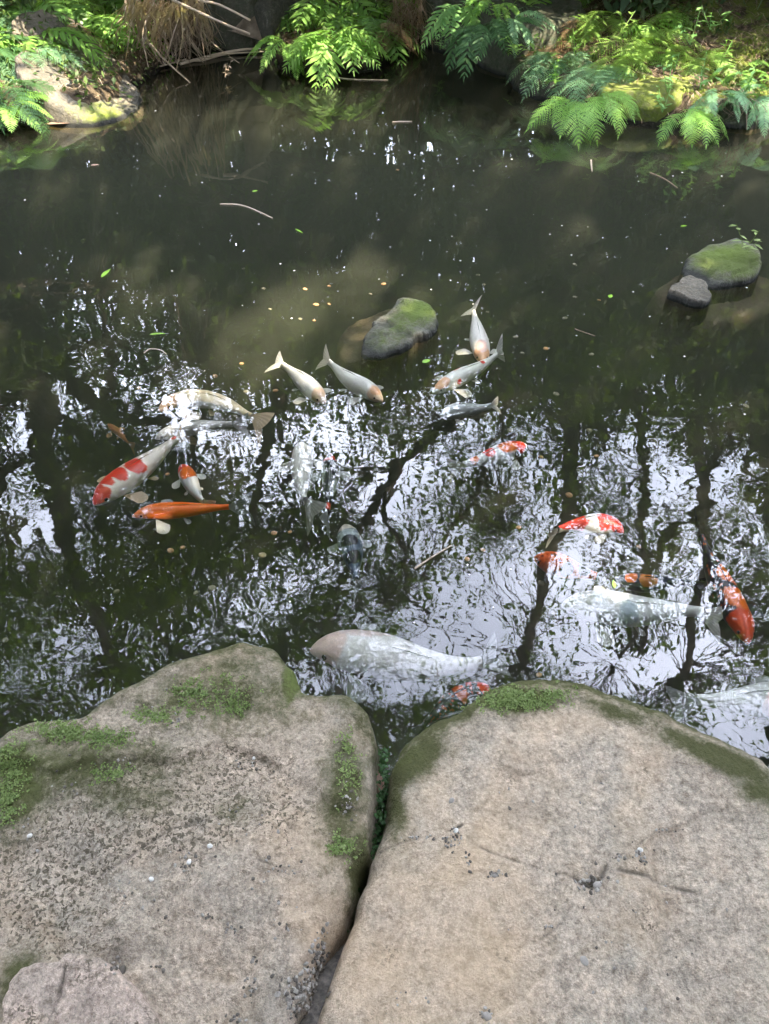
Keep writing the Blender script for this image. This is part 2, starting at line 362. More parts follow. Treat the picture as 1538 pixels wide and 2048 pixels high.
def koi_mat():
    m, nt, out = mat('koi_skin')
    a = attr(nt, 'skin', 'Color')
    uvn = N(nt, 'ShaderNodeTexVoronoi', Scale=90.0); nt.links.new(attr(nt, 'along', 'Vector'), uvn.inputs['Vector'])
    c = mixc(nt, 0.5, a, ramp(nt, uvn.outputs['Distance'], [(0.15, (1.1,) * 3), (0.65, (0.6,) * 3)]), 'MULTIPLY')
    b = N(nt, 'ShaderNodeBsdfPrincipled', Roughness=0.35); b.inputs['Specular IOR Level'].default_value = 0.35
    nt.links.new(c, b.inputs['Base Color'])
    nt.links.new(b.outputs[0], out.inputs[0]); return m
M['koi'] = koi_mat()
def fin_mat(name, c, alpha):
    m, nt, out = mat(name)
    b = N(nt, 'ShaderNodeBsdfPrincipled', Roughness=0.5)
    st = ramp(nt, mth(nt, 'FRACT', mth(nt, 'MULTIPLY', attr(nt, 'ray'), 9.0)), [(0.0, (0.75,) * 3), (0.5, (1.1,) * 3), (1.0, (0.75,) * 3)])
    nt.links.new(mixc(nt, 1.0, st, c, 'MULTIPLY'), b.inputs['Base Color'])
    t = nt.nodes.new('ShaderNodeBsdfTransparent'); mx = nt.nodes.new('ShaderNodeMixShader')
    mx.inputs[0].default_value = alpha
    nt.links.new(t.outputs[0], mx.inputs[1]); nt.links.new(b.outputs[0], mx.inputs[2]); nt.links.new(mx.outputs[0], out.inputs[0]); return m
FINS = {'white': fin_mat('white_fin', (0.72, 0.70, 0.64), 0.75), 'orange': fin_mat('orange_fin', (0.70, 0.38, 0.16), 0.75), 'grey': fin_mat('grey_fin', (0.45, 0.47, 0.46), 0.7),
        'dark': fin_mat('dark_fin', (0.06, 0.07, 0.09), 0.75), 'cream': fin_mat('cream_fin', (0.72, 0.55, 0.36), 0.8)}
M['eye'] = simple('fish_eye', (0.01, 0.01, 0.01), 0.2, 0.5)

# ------------------------------------------------------------ ground with the pond basin
shore_px = [(-250, 290), (-100, 275), (0, 262), (120, 247), (200, 246), (262, 215), (285, 175), (350, 128), (400, 112), (520, 105), (545, 138), (620, 152), (760, 148), (795, 112),
            (850, 85), (910, 98), (1000, 148), (1060, 182), (1095, 215), (1200, 240), (1300, 256), (1420, 256), (1540, 250), (1750, 255)]
SH = [unp(u, v, 0) for u, v in shore_px]
SH = np.array([(p.x, p.y) for p in SH] + [(5.6, 4.0), (4.6, 2.4), (3.2, 1.3), (2.0, 0.75), (0.9, 0.55), (0.0, 0.45), (-0.9, 0.5), (-1.8, 0.65), (-3.0, 1.2), (-4.4, 2.4), (-5.6, 4.2)])
def shore_dist(X, Y):
    """signed distance to the water's edge, positive on land"""
    X = np.asarray(X, float); Y = np.asarray(Y, float)
    dmin = np.full(X.shape, 1e9); inside = np.zeros(X.shape, bool); n = len(SH)
    for i in range(n):
        ax, ay = SH[i]; bx, by = SH[(i + 1) % n]; ex, ey = bx - ax, by - ay
        t = np.clip(((X - ax) * ex + (Y - ay) * ey) / (ex * ex + ey * ey), 0, 1)
        dmin = np.minimum(dmin, np.hypot(X - ax - t * ex, Y - ay - t * ey))
        c = ((ay > Y) != (by > Y)) & (X < (bx - ax) * (Y - ay) / (by - ay + 1e-12) + ax); inside ^= c
    return np.where(inside, -dmin, dmin)
def sstep(a, b, x):
    t = np.clip((x - a) / (b - a), 0, 1); return t * t * (3 - 2 * t)
def ground_z(X, Y):
    X = np.asarray(X, float); Y = np.asarray(Y, float); d = shore_dist(X, Y)
    far = sstep(2.5, 5.0, Y)
    z = -0.75 + 0.72 * sstep(-0.7, 0.0, d)
    z = z + far * (0.20 * sstep(0.0, 0.18, d) + 0.12 * sstep(0.1, 0.9, d) + 0.9 * sstep(0.7, 4.5, d) + 1.5 * sstep(3, 14, d))
    z = z + (1 - far) * (0.09 * sstep(0.0, 0.5, d) + 0.3 * sstep(2, 6, d))
    z = z + sstep(-0.1, 0.3, d) * (0.05 * fbm(np.stack([X * 1.4, Y * 1.4, X * 0], -1), 4, 3) + 0.012 * fbm(np.stack([X * 11, Y * 11, X * 0], -1), 3, 5)) * (0.4 + 0.6 * far)
    return z
def gz(x, y): return float(ground_z(np.array([x]), np.array([y]))[0])
s = np.linspace(-1, 1, 420); gx = 5.2 * s + 70 * s ** 7; gy = 4.5 + 5.0 * s + 70 * s ** 7
GX, GY = np.meshgrid(gx, gy); GZ = ground_z(GX, GY)
V = np.stack([GX, GY, GZ], -1).reshape(-1, 3); n = len(s)
ii = np.arange(n * n).reshape(n, n)
F = np.stack([ii[:-1, :-1], ii[:-1, 1:], ii[1:, 1:], ii[1:, :-1]], -1).reshape(-1, 4)
mossA = 0.42 * sstep(1.2, 2.6, V[:, 0]) * sstep(5.0, 5.8, V[:, 1]) * (1 - sstep(7.2, 9.0, V[:, 1])) + 0.12
ground = obj('ground', raw_mesh('ground', V, F, M['ground'], True, {'moss': mossA})); tag(ground, kind='structure')

# water body, one closed box whose sides are buried in the banks
bx0, bx1, by0, by1, bz = -7.5, 7.5, 0.2, 9.6, -0.9
wv = [(bx0, by0, bz), (bx1, by0, bz), (bx1, by1, bz), (bx0, by1, bz), (bx0, by0, 0), (bx1, by0, 0), (bx1, by1, 0), (bx0, by1, 0)]
wf = [(0, 3, 2, 1), (4, 5, 6, 7), (0, 1, 5, 4), (1, 2, 6, 5), (2, 3, 7, 6), (3, 0, 4, 7)]
water = obj('water', raw_mesh('water', wv, wf, M['water'])); tag(water, kind='structure')

# ------------------------------------------------------------ stones
ROCK_BVH = []
def to_w(p, z):
    if p[0] == 'w': return (p[1], p[2])
    q = unp(p[0], p[1], z); return (q.x, q.y)
def stone(name, outline, centre, z_out, m, label, cat='rock', group=None, ztop=0.2, R=0.07, foot=-0.5, na=420, nr=110, dome=0.0, tilt=(0, 0), rough=0.02, seed=1,
          moss=None, lime=None, pit=0.0, dirt=None, cracks=(), flare=0.05, bvh=False, zedge=None, edge_moss=0, out_jit=0.012, pitf=None):
    O = np.array([to_w(p, z_out) for p in outline]); c = np.array(to_w(centre, z_out))
    A = np.arctan2(O[:, 1] - c[1], O[:, 0] - c[0]); Rr = np.hypot(O[:, 1] - c[1], O[:, 0] - c[0])
    o = np.argsort(A); A = A[o]; Rr = Rr[o]
    th = np.linspace(-math.pi, math.pi, na, endpoint=False)
    r = np.interp(th, np.concatenate([A - 2 * math.pi, A, A + 2 * math.pi]), np.tile(Rr, 3))
    k = max(1, na // 140); ker = np.hanning(2 * k + 3); ker /= ker.sum()
    r = np.convolve(np.tile(r, 3), ker, 'same')[na:2 * na]
    r = r + out_jit * fbm(np.stack([np.cos(th) * 9, np.sin(th) * 9, th * 0 + seed], -1), 3, seed) 
    sr = 1 - (1 - np.linspace(0, 1, nr)) ** 1.25
    Rg = sr[:, None] * r[None, :]
    rs = np.convolve(np.tile(r, 3), np.hanning(na // 3) / np.hanning(na // 3).sum(), 'same')[na:2 * na]; rs = np.minimum(rs, r * 1.15); bl = sr[:, None] ** 3
    Rg = sr[:, None] * (rs[None, :] * (1 - bl) + r[None, :] * bl)
    X = c[0] + Rg * np.cos(th); Y = c[1] + Rg * np.sin(th)
    d = (1 - sr)[:, None] * r[None, :]
    Q = np.stack([X, Y, X * 0], -1)
    Z = ztop + tilt[0] * (X - c[0]) + tilt[1] * (Y - c[1]) + dome * (1 - (sr ** 2)[:, None])
    Z = Z + rough * fbm(Q * 3.5 + seed, 3, seed) + rough * 0.28 * fbm(Q * 14 + seed, 4, seed + 4)
    Z = Z - rough * 0.5 * np.abs(fbm(Q * 7 + seed * 2.0, 4, seed + 14))
    # low ledges where layers of the stone have broken away
    led = fbm(Q * 2.6 + seed * 3.1, 3, seed + 9); Z = Z + rough * 0.35 * sstep(0.04, 0.09, led)
    dd = np.clip(d / R, 0, 1); Z = Z - R * (1 - np.sqrt(np.clip(1 - (1 - dd) ** 2, 0, 1)))
    dm = np.zeros_like(X)
    for (pl, wd, dep) in cracks:
        W = np.array([to_w(p, ztop) for p in pl]); best = np.full(X.shape, 9.0)
        wob = 0.030 * np.abs(fbm(Q * 16, 4, 31)); cut = 0.35 + 0.65 * sstep(-0.3, 0.05, fbm(Q * 9, 3, 35))
        for i in range(len(W) - 1):
            e = W[i + 1] - W[i]; t = np.clip(((X - W[i, 0]) * e[0] + (Y - W[i, 1]) * e[1]) / (e @ e), 0, 1)
            best = np.minimum(best, np.hypot(X - W[i, 0] - t * e[0], Y - W[i, 1] - t * e[1]) + wob * 0.5)
        wd = wd * 0.75
        g = np.exp(-np.clip(best, 0, 9) ** 2 / wd ** 2) * cut; Z = Z - dep * g; dm = np.maximum(dm, g * 0.9)
    ns = 26; q = np.linspace(0, 1, ns + 1)[1:]
    zt = Z[-1]
    Zs = zt[None, :] + (foot - zt)[None, :] * q[:, None]
    ex = r[None, :] + flare * np.sin(q * math.pi * 0.75)[:, None] * (1 + 0.6 * fbm(np.stack([np.cos(th)[None, :] * 4 + 0 * q[:, None], np.sin(th)[None, :] * 4 + 0 * q[:, None], q[:, None] * 4 + 0 * th[None, :]], -1), 3, seed + 2))
    Xs = c[0] + ex * np.cos(th); Ys = c[1] + ex * np.sin(th)
    X = np.vstack([X, Xs]); Y = np.vstack([Y, Ys]); Z = np.vstack([Z, Zs]); dm = np.vstack([dm, np.zeros_like(Xs)]); d = np.vstack([d, -0.2 * q[:, None] + 0 * Xs])
    V = np.stack([X, Y, Z], -1).reshape(-1, 3); nR = X.shape[0]
    ii = np.arange(nR * na).reshape(nR, na); jj = np.roll(ii, -1, 1)
    F = np.stack([ii[:-1], ii[1:], jj[1:], jj[:-1]], -1).reshape(-1, 4)
    def field(spots):
        f = np.zeros(len(V))
        for sp in spots or ():
            u, v, ru, rv, st = sp[:5]; cx, cy_ = to_w((u, v), ztop); k_ = mpp(u, v, ztop)
            fy = k_ / max(0.25, math.sin(math.atan2(CAM_H - ztop, cy_)))
            ang = math.radians(sp[5]) if len(sp) > 5 else 0
            dx = V[:, 0] - cx; dy = V[:, 1] - cy_
            px = dx / k_; py = dy / fy; a = px * math.cos(ang) + py * math.sin(ang); b = -px * math.sin(ang) + py * math.cos(ang)
            f = np.maximum(f, st * np.exp(-(a / ru) ** 2 - (b / rv) ** 2))
        return f
    dl = d.reshape(-1)
    mo = field(moss if isinstance(moss, list) else None)
    if isinstance(moss, (int, float)): mo = mo + moss
    if edge_moss: mo = np.maximum(mo, edge_moss * np.exp(-(np.clip(dl, 0, 9) / 0.07) ** 2) * sstep(0.55, 0.95, V[:, 1]))
    if isinstance(lime, list): li = field(lime)
    else: li = np.full(len(V), lime or 0.0)
    pi_ = field(pitf) + pit if pitf else np.full(len(V), pit)
    dr = np.maximum(dm.reshape(-1), field(dirt))
    me = raw_mesh(name, V, F, m, True, {'moss': mo, 'lime': li, 'pit': np.clip(pi_, 0, 1), 'dirt': np.clip(dr, 0, 1)})
    ob = obj(name, me); tag(ob, label, cat, group)
    if bvh: ROCK_BVH.append(BVHTree.FromPolygons([tuple(v) for v in V], [tuple(f) for f in F.tolist()]))
    return ob

ZE = 0.15
stone('stone_slab', [(0, 1497), (60, 1456), (165, 1446), (200, 1420), (290, 1372), (340, 1328), (430, 1302), (492, 1291), (548, 1294), (580, 1340), (606, 1396), (650, 1399), (695, 1406), (733, 1448),
       (748, 1490), (750, 1560), (746, 1650), (733, 1720), (705, 1800), (680, 1860), (655, 1915), (630, 1980), (600, 2060), ('w', -0.12, 0.10), ('w', -0.2, -0.15), ('w', -0.9, -0.2), ('w', -1.35, 0.2), ('w', -1.3, 0.7), (-150, 1540)],
      (330, 1760), ZE, M['rock_l'], 'pitted brown stone slab with moss patches left of the dark crevice', ztop=0.20, R=0.06, na=620, nr=190, rough=0.042, seed=3, flare=0.03, bvh=True, edge_moss=0.62,
      moss=[(450, 1390, 240, 85, 0.60), (470, 1330, 120, 40, 0.55), (150, 1530, 260, 80, 0.66), (30, 1560, 110, 110, 0.8), (585, 1350, 26, 60, 1.0), (690, 1600, 60, 150, 0.7), (720, 1740, 35, 120, 0.8), (40, 1960, 50, 60, 0.8), (470, 1620, 60, 40, 0.4), (260, 1590, 150, 60, 0.5)],
      lime=[(588, 1350, 22, 60, 1.0), (30, 1530, 60, 60, 0.6), (140, 1460, 60, 14, 0.5)],
      pit=0.12, pitf=[(300, 1600, 330, 130, 1.0), (100, 1750, 180, 140, 0.9), (450, 1520, 200, 60, 0.7), (620, 1620, 60, 90, 0.4)],
      dirt=[(560, 1745, 40, 12, 0.5), (250, 1905, 40, 25, 0.6), (620, 1990, 40, 60, 0.7)],
      cracks=[([(200, 1745), (290, 1690), (350, 1655), (420, 1640)], 0.008, 0.006), ([(520, 1725), (560, 1740), (582, 1755)], 0.008, 0.006)])
stone('stone_slab', [(1560, 1575), (1505, 1524), (1400, 1476), (1330, 1446), (1200, 1401), (1140, 1379), (1090, 1371), (1000, 1376), (958, 1400), (900, 1436), (830, 1466), (795, 1500), (778, 1550),
       (775, 1600), (770, 1660), (752, 1710), (735, 1770), (705, 1850), (668, 1945), (625, 2048), ('w', -0.08, 0.10), ('w', 0.0, -0.2), ('w', 0.6, -0.3), ('w', 1.3, 0.0), ('w', 1.45, 0.5), (1750, 1680)],
      (1150, 1800), ZE, M['rock_r'], 'smooth tan stone slab with a thin crack right of the dark crevice', ztop=0.215, R=0.075, na=620, nr=190, rough=0.028, seed=8, flare=0.03, bvh=True, edge_moss=0.85,
      moss=[(830, 1510, 90, 45, 0.95, 35), (1020, 1400, 100, 32, 1.0), (790, 1600, 35, 90, 0.7), (1230, 1430, 90, 24, 0.75, -20), (1440, 1520, 150, 34, 0.95, -25), (1520, 1580, 60, 40, 0.8)],
      lime=[(1020, 1395, 90, 24, 0.55), (800, 1490, 30, 30, 0.4)], pit=0.16,
      dirt=[(1060, 1620, 60, 22, 0.3), (1400, 1545, 90, 14, 0.35, -15)],
      cracks=[([(760, 1695), (850, 1672), (900, 1662), (925, 1650)], 0.006, 0.006), ([(940, 1690), (990, 1712), (1060, 1735), (1130, 1752), (1175, 1775), (1200, 1765), (1210, 1740)], 0.008, 0.007),
              ([(1235, 1745), (1290, 1755), (1400, 1790)], 0.007, 0.005), ([(925, 1700), (960, 1745), (990, 1752)], 0.007, 0.005), ([(1120, 1852), (1070, 1890), (1045, 1940)], 0.004, 0.003), ([(1320, 1660), (1250, 1710), (1230, 1720)], 0.004, 0.003)])
stone('stone_slab', [(15, 2060), (48, 1945), (128, 1935), (150, 1912), (200, 1925), (250, 1962), (300, 2012), (330, 2075), ('w', -0.38, 0.1), ('w', -0.75, 0.08)],
      (160, 2030), 0.22, M['rock_pink'], 'small pinkish flat stone in the bottom left corner', ztop=0.262, R=0.018, foot=0.1, na=300, nr=70, rough=0.006, seed=12, flare=0.004, bvh=True, pit=0.45,
      cracks=[([(130, 1935), (120, 1990), (95, 2048)], 0.006, 0.006)], dirt=[(170, 2010, 20, 30, 0.4)], out_jit=0.006)
# stones standing in the pond
stone('pond_stone', [(722, 706), (726, 682), (745, 655), (782, 622), (802, 602), (846, 606), (872, 632), (876, 648), (830, 676), (790, 700), (750, 712)], (800, 655), 0.015, M['rock_mid'],
      'mossy green stone breaking the surface among the koi', ztop=0.032, R=0.03, foot=-0.5, na=260, nr=60, dome=0.0, rough=0.045, seed=21, flare=0.02, tilt=(0.08, 0.0),
      moss=[(835, 625, 50, 30, 0.9), (800, 650, 40, 40, 0.6), (760, 680, 50, 30, 0.5)], lime=[(840, 620, 40, 22, 1.0), (790, 650, 60, 20, 0.5)], pit=0.5, out_jit=0.01)
stone('pond_stone', [(672, 660), (690, 625), (740, 604), (800, 588), (850, 592), (880, 625), (800, 690), (720, 712), (690, 700)], (770, 650), -0.05, M['rock_bank'],
      'brown submerged stone just under the mossy stone among the koi', ztop=-0.11, R=0.05, foot=-0.6, na=200, nr=40, rough=0.02, seed=22, flare=0.05, pit=0.4)
stone('pond_stone', [(1366, 543), (1385, 516), (1430, 500), (1478, 500), (1512, 528), (1508, 556), (1470, 566), (1430, 572), (1392, 572)], (1440, 540), 0.01, M['rock_mid'],
      'grey stone with a round cap of green moss near the right edge', ztop=0.03, R=0.03, foot=-0.5, na=300, nr=70, dome=0.01, rough=0.05, seed=25, flare=0.02, tilt=(0.12, 0.06),
      moss=[(1450, 530, 70, 30, 1.1)], lime=[(1440, 515, 70, 18, 0.9), (1470, 545, 40, 25, 0.35)], pit=0.5, out_jit=0.008)
stone('pond_stone', [(1337, 589), (1356, 572), (1376, 558), (1400, 566), (1412, 585), (1414, 607), (1388, 608), (1362, 598)], (1385, 585), 0.01, M['rock_bank'], 'small flat grey wedge of stone at the lower left of the moss capped stone', ztop=0.024, R=0.008, foot=-0.4, na=300, nr=40, rough=0.02, seed=27, flare=0.01, pit=0.6, out_jit=0.006)
stone('pond_stone', [(1315, 590), (1340, 545), (1420, 520), (1520, 525), (1580, 560), (1560, 600), (1480, 620), (1400, 640), (1340, 625)], (1430, 575), -0.06, M['rock_bank'],
      'brown submerged stone around the moss capped stone at the right', ztop=-0.10, R=0.05, foot=-0.6, na=200, nr=40, rough=0.03, seed=26, flare=0.05, pit=0.3)
# stones of the far bank
stone('bank_stone', [(100, 247), (190, 251), (245, 238), (286, 206), (262, 182), (225, 158), (180, 138), (140, 132), (100, 150), (80, 200)], (175, 200), 0.0, M['rock_bank'],
      'sloping grey stone with leaf litter running into the water on the left bank', ztop=0.19, R=0.05, foot=-0.4, na=260, nr=70, rough=0.04, seed=31, tilt=(-0.42, 0.08), flare=0.03,
      moss=[(200, 195, 70, 30, 0.7)], lime=[(215, 190, 60, 25, 0.9)], pit=0.4)
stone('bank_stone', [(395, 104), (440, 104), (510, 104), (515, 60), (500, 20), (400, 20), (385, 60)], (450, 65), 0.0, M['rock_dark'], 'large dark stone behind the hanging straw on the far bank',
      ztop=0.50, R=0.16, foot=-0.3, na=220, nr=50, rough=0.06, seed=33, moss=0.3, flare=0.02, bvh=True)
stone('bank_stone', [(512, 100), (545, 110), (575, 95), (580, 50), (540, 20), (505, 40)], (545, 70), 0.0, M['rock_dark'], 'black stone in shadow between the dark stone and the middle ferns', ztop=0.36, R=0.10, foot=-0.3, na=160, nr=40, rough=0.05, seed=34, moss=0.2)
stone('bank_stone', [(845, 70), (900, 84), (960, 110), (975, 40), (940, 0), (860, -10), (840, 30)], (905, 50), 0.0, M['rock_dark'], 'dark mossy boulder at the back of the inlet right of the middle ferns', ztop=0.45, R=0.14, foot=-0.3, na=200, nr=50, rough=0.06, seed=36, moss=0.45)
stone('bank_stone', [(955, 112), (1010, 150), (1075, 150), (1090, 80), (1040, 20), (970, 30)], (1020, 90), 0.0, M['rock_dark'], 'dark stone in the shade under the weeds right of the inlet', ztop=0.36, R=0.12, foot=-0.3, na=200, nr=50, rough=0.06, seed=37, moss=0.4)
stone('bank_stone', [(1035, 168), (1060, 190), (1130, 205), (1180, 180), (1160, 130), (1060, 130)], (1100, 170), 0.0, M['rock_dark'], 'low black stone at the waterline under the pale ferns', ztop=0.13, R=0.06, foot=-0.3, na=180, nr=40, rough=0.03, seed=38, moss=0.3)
stone('bank_stone', [(1195, 232), (1240, 246), (1310, 252), (1360, 240), (1370, 205), (1330, 180), (1240, 180), (1200, 200)], (1285, 215), 0.0, M['rock_bank'], 'rounded stone thick with yellow moss at the right waterline',
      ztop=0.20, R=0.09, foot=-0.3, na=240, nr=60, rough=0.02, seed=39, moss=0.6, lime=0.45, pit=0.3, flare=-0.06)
stone('bank_stone', [(1375, 240), (1450, 252), (1538, 246), (1590, 230), (1560, 185), (1420, 185)], (1470, 215), 0.0, M['rock_dark'], 'dark hollowed stone under the moss in the right corner', ztop=0.14, R=0.06, foot=-0.3, na=200, nr=40, rough=0.04, seed=40, moss=0.35)

# ------------------------------------------------------------ trees mirrored in the pond
def leaves(C, L, W, mode='rand', droop=0.3, seed=0, kind='leaf'):
    """one folded four-cornered blade per row of C"""
    r = np.random.default_rng(seed); n = len(C)
    L = np.broadcast_to(L, n) * r.uniform(0.7, 1.3, n); W = L * W * r.uniform(0.8, 1.2, n)
    a = r.uniform(0, 2 * math.pi, n); e = r.uniform(-0.9, 0.5, n) - droop
    D = np.stack([np.cos(a) * np.cos(e), np.sin(a) * np.cos(e), np.sin(e)], -1)
    R_ = r.normal(size=(n, 3)) * 0.55 + np.array([0, 0, 1.0]); S = np.cross(D, R_); S /= np.linalg.norm(S, axis=1)[:, None] + 1e-9
    Nn = np.cross(S, D)
    V = np.empty((n, 4, 3)); V[:, 0] = C; V[:, 1] = C + D * (L * 0.45)[:, None] + S * (W * 0.5)[:, None] - Nn * (W * 0.12)[:, None]
    V[:, 2] = C + D * L[:, None] - np.array([0, 0, 1]) * (L * 0.12)[:, None]; V[:, 3] = C + D * (L * 0.45)[:, None] - S * (W * 0.5)[:, None] - Nn * (W * 0.12)[:, None]
    F = np.arange(n * 4).reshape(n, 4)
    F = np.concatenate([F[:, [0, 1, 2]], F[:, [0, 2, 3]]])
    return V.reshape(-1, 3), F, np.repeat(r.uniform(0, 1, n), 4)
SUNV = np.array(SUN_DIR)
# openings in the canopy through which the sun falls: (x, y, radius) on the ground
GAPS = [(unp(u, v).x, unp(u, v).y, r, 0.0) for u, v, r in ((575, 585, .22), (535, 640, .20), (490, 700, .17), (455, 745, .12), (700, 520, .26), (630, 540, .20))] + [(2.9, 6.8, 1.2, .42), (-2.8, 6.7, 1.2, .38), (-0.4, 7.2, .9, .25), (1.3, 7.0, .7, .35), (-1.8, 9.8, 2.2, .45), (2.2, 9.8, 2.0, .5), (-3.2, 6.0, .8, .3)]
def sun_clear(P, soft=0.12, seed=5):
    r = np.random.default_rng(seed); keep = np.ones(len(P), bool)
    G = P[:, :2] - SUNV[:2] / SUNV[2] * P[:, 2:3]
    for x, y, rad, kf in GAPS:
        d = np.hypot(G[:, 0] - x, (G[:, 1] - y)); keep &= ~((d < rad + r.normal(0, soft, len(P)) * rad) & (r.uniform(0, 1, len(P)) >= kf))
    return keep
TREES = []
def tree(label, barkm, limbs, pale=False):
    t = empty('broadleaf_tree'); tag(t, label, 'tree', 'trees mirrored in the pond')
    base = None
    for i, (pts, r0, r1) in enumerate(limbs):
        P = [refl(u, v, Y) for u, v, Y in pts]
        if i == 0:
            b = P[0]; g = gz(b.x, b.y); P = [Vector((b.x, b.y, g - 0.15))] + P; base = Vector((b.x, b.y, g)); t.location = base
        n = len(P) * 6; S = smooth_path(P, n, 0.17, int(r0 * 1000) + i)
        rr = np.linspace(r0, r1, n) * 1.25 * (1 + (0.9 * np.exp(-np.linspace(0, 1, n) * 14) if i == 0 else 0))
        mb = MB(); mb.tube(S - np.array(base), rr, 10 if r0 > 0.06 else 6)
        obj('trunk' if i == 0 else 'branch', mb.mesh('trunk' if i == 0 else 'branch', barkm), t)
        TREES.append((len(ROOTS), S, rr))
        q = random.Random(i * 31 + len(ROOTS) * 7)
        for b_ in range(3 if i == 0 else 4):
            k0 = q.randrange(n // 3, n - 2); p0 = Vector(S[k0]); d0 = (Vector(S[k0 + 1]) - p0).normalized()
            side = Vector((q.uniform(-1, 1), q.uniform(-0.4, 0.3), q.uniform(-0.1, 0.9))).normalized(); P_ = [p0]; dd_ = (d0 * 0.5 + side).normalized(); Lb_ = q.uniform(0.5, 1.5)
            for w_ in range(4):
                dd_ = (dd_ + Vector((q.gauss(0, .45), q.gauss(0, .3), q.gauss(0.1, .35)))).normalized(); P_.append(P_[-1] + dd_ * Lb_ / 4)
            Sb = smooth_path(P_, 16, 0.03, b_ + i); rb = np.linspace(min(rr[k0] * 0.6, 0.035), 0.006, 16)
            mb = MB(); mb.tube(Sb - np.array(base), rb, 6); obj('branch', mb.mesh('branch', barkm), t); TREES.append((len(ROOTS), Sb, rb))
    ROOTS.append((t, base)); return t
ROOTS = []
tree('leaning dark trunked tree whose crooked limbs are mirrored at the left of the pond', M['bark'], [
    ([(-120, 255, 7.6), (-60, 420, 7.4), (10, 560, 7.2), (45, 660, 7.1), (70, 780, 7.0), (90, 900, 6.9), (120, 1030, 6.8), (170, 1180, 6.6), (240, 1340, 6.4)], 0.22, 0.07),
    ([(45, 640, 7.1), (95, 700, 7.0), (150, 765, 6.9), (200, 812, 6.8), (280, 835, 6.7), (360, 850, 6.6), (470, 830, 6.5)], 0.085, 0.03),
    ([(10, 560, 7.2), (50, 545, 7.0), (75, 610, 7.0), (110, 700, 6.9), (170, 740, 6.8)], 0.05, 0.02),
    ([(200, 812, 6.8), (225, 760, 6.6), (215, 700, 6.5), (195, 640, 6.5), (190, 560, 6.4)], 0.035, 0.015),
    ([(225, 760, 6.6), (260, 740, 6.5), (330, 720, 6.4), (380, 700, 6.4)], 0.025, 0.012),
    ([(70, 780, 7.0), (130, 840, 6.8), (210, 880, 6.7), (290, 930, 6.6), (340, 1010, 6.5)], 0.06, 0.02),
    ([(90, 900, 6.9), (30, 960, 6.8), (-30, 1060, 6.7), (-80, 1200, 6.6)], 0.05, 0.02),
    ([(170, 1180, 6.6), (230, 1150, 6.4), (290, 1210, 6.3), (330, 1300, 6.2)], 0.03, 0.012)])
tree('pale forked tree mirrored behind the middle of the pond', M['bark_pale'], [
    ([(512, 190, 8.0), (518, 280, 7.9), (510, 380, 7.8), (520, 470, 7.7), (545, 560, 7.6), (560, 680, 7.4), (545, 800, 7.2), (520, 920, 7.0), (500, 1060, 6.8)], 0.13, 0.04),
    ([(515, 440, 7.75), (490, 500, 7.7), (470, 580, 7.6), (440, 690, 7.4), (400, 800, 7.2), (370, 930, 7.0), (330, 1010, 6.9)], 0.05, 0.02),
    ([(520, 470, 7.7), (570, 500, 7.6), (620, 560, 7.5), (680, 650, 7.3), (720, 760, 7.1)], 0.05, 0.02),
    ([(545, 800, 7.2), (500, 850, 7.1), (450, 880, 7.0), (410, 950, 6.9)], 0.03, 0.012),
    ([(545, 860, 7.2), (590, 920, 7.1), (575, 1000, 7.0), (620, 1080, 6.8)], 0.03, 0.012)])
tree('tall tree with a long curving limb mirrored right of the middle stone', M['bark'], [
    ([(1190, 270, 8.3), (1185, 400, 7.9), (1165, 540, 7.2), (1160, 680, 7.0), (1150, 820, 6.9), (1135, 980, 6.7), (1090, 1150, 6.5), (1040, 1320, 6.3)], 0.14, 0.05),
    ([(1165, 560, 7.2), (1110, 640, 7.0), (1060, 710, 6.9), (1010, 765, 6.8), (930, 825, 6.7), (855, 885, 6.6), (790, 945, 6.5), (755, 1000, 6.4), (735, 1060, 6.4), (700, 1150, 6.3)], 0.085, 0.03),
    ([(1180, 470, 7.3), (1220, 560, 7.2), (1255, 680, 7.1), (1270, 820, 7.0), (1290, 960, 6.9), (1300, 1120, 6.7), (1290, 1300, 6.4)], 0.08, 0.03),
    ([(1010, 765, 6.8), (990, 860, 6.6), (960, 960, 6.5), (900, 1060, 6.4), (860, 1180, 6.3)], 0.03, 0.012),
    ([(755, 1000, 6.4), (800, 1090, 6.3), (830, 1200, 6.2), (900, 1270, 6.1), (1010, 1290, 6.0)], 0.03, 0.01),
    ([(700, 1150, 6.3), (660, 1220, 6.2), (640, 1310, 6.1), (690, 1400, 6.0)], 0.03, 0.01)])
tree('dark tree mirrored along the right edge of the pond', M['bark'], [
    ([(1530, 290, 7.2), (1500, 420, 7.1), (1440, 560, 7.0), (1400, 700, 6.9), (1390, 850, 6.8), (1420, 1000, 6.7), (1400, 1180, 6.5), (1360, 1350, 6.3)], 0.13, 0.04),
    ([(1400, 700, 6.9), (1460, 780, 6.8), (1500, 900, 6.7), (1530, 1060, 6.6)], 0.05, 0.02),
    ([(1420, 1000, 6.7), (1340, 1080, 6.5), (1280, 1190, 6.4), (1250, 1300, 6.3)], 0.05, 0.02)])

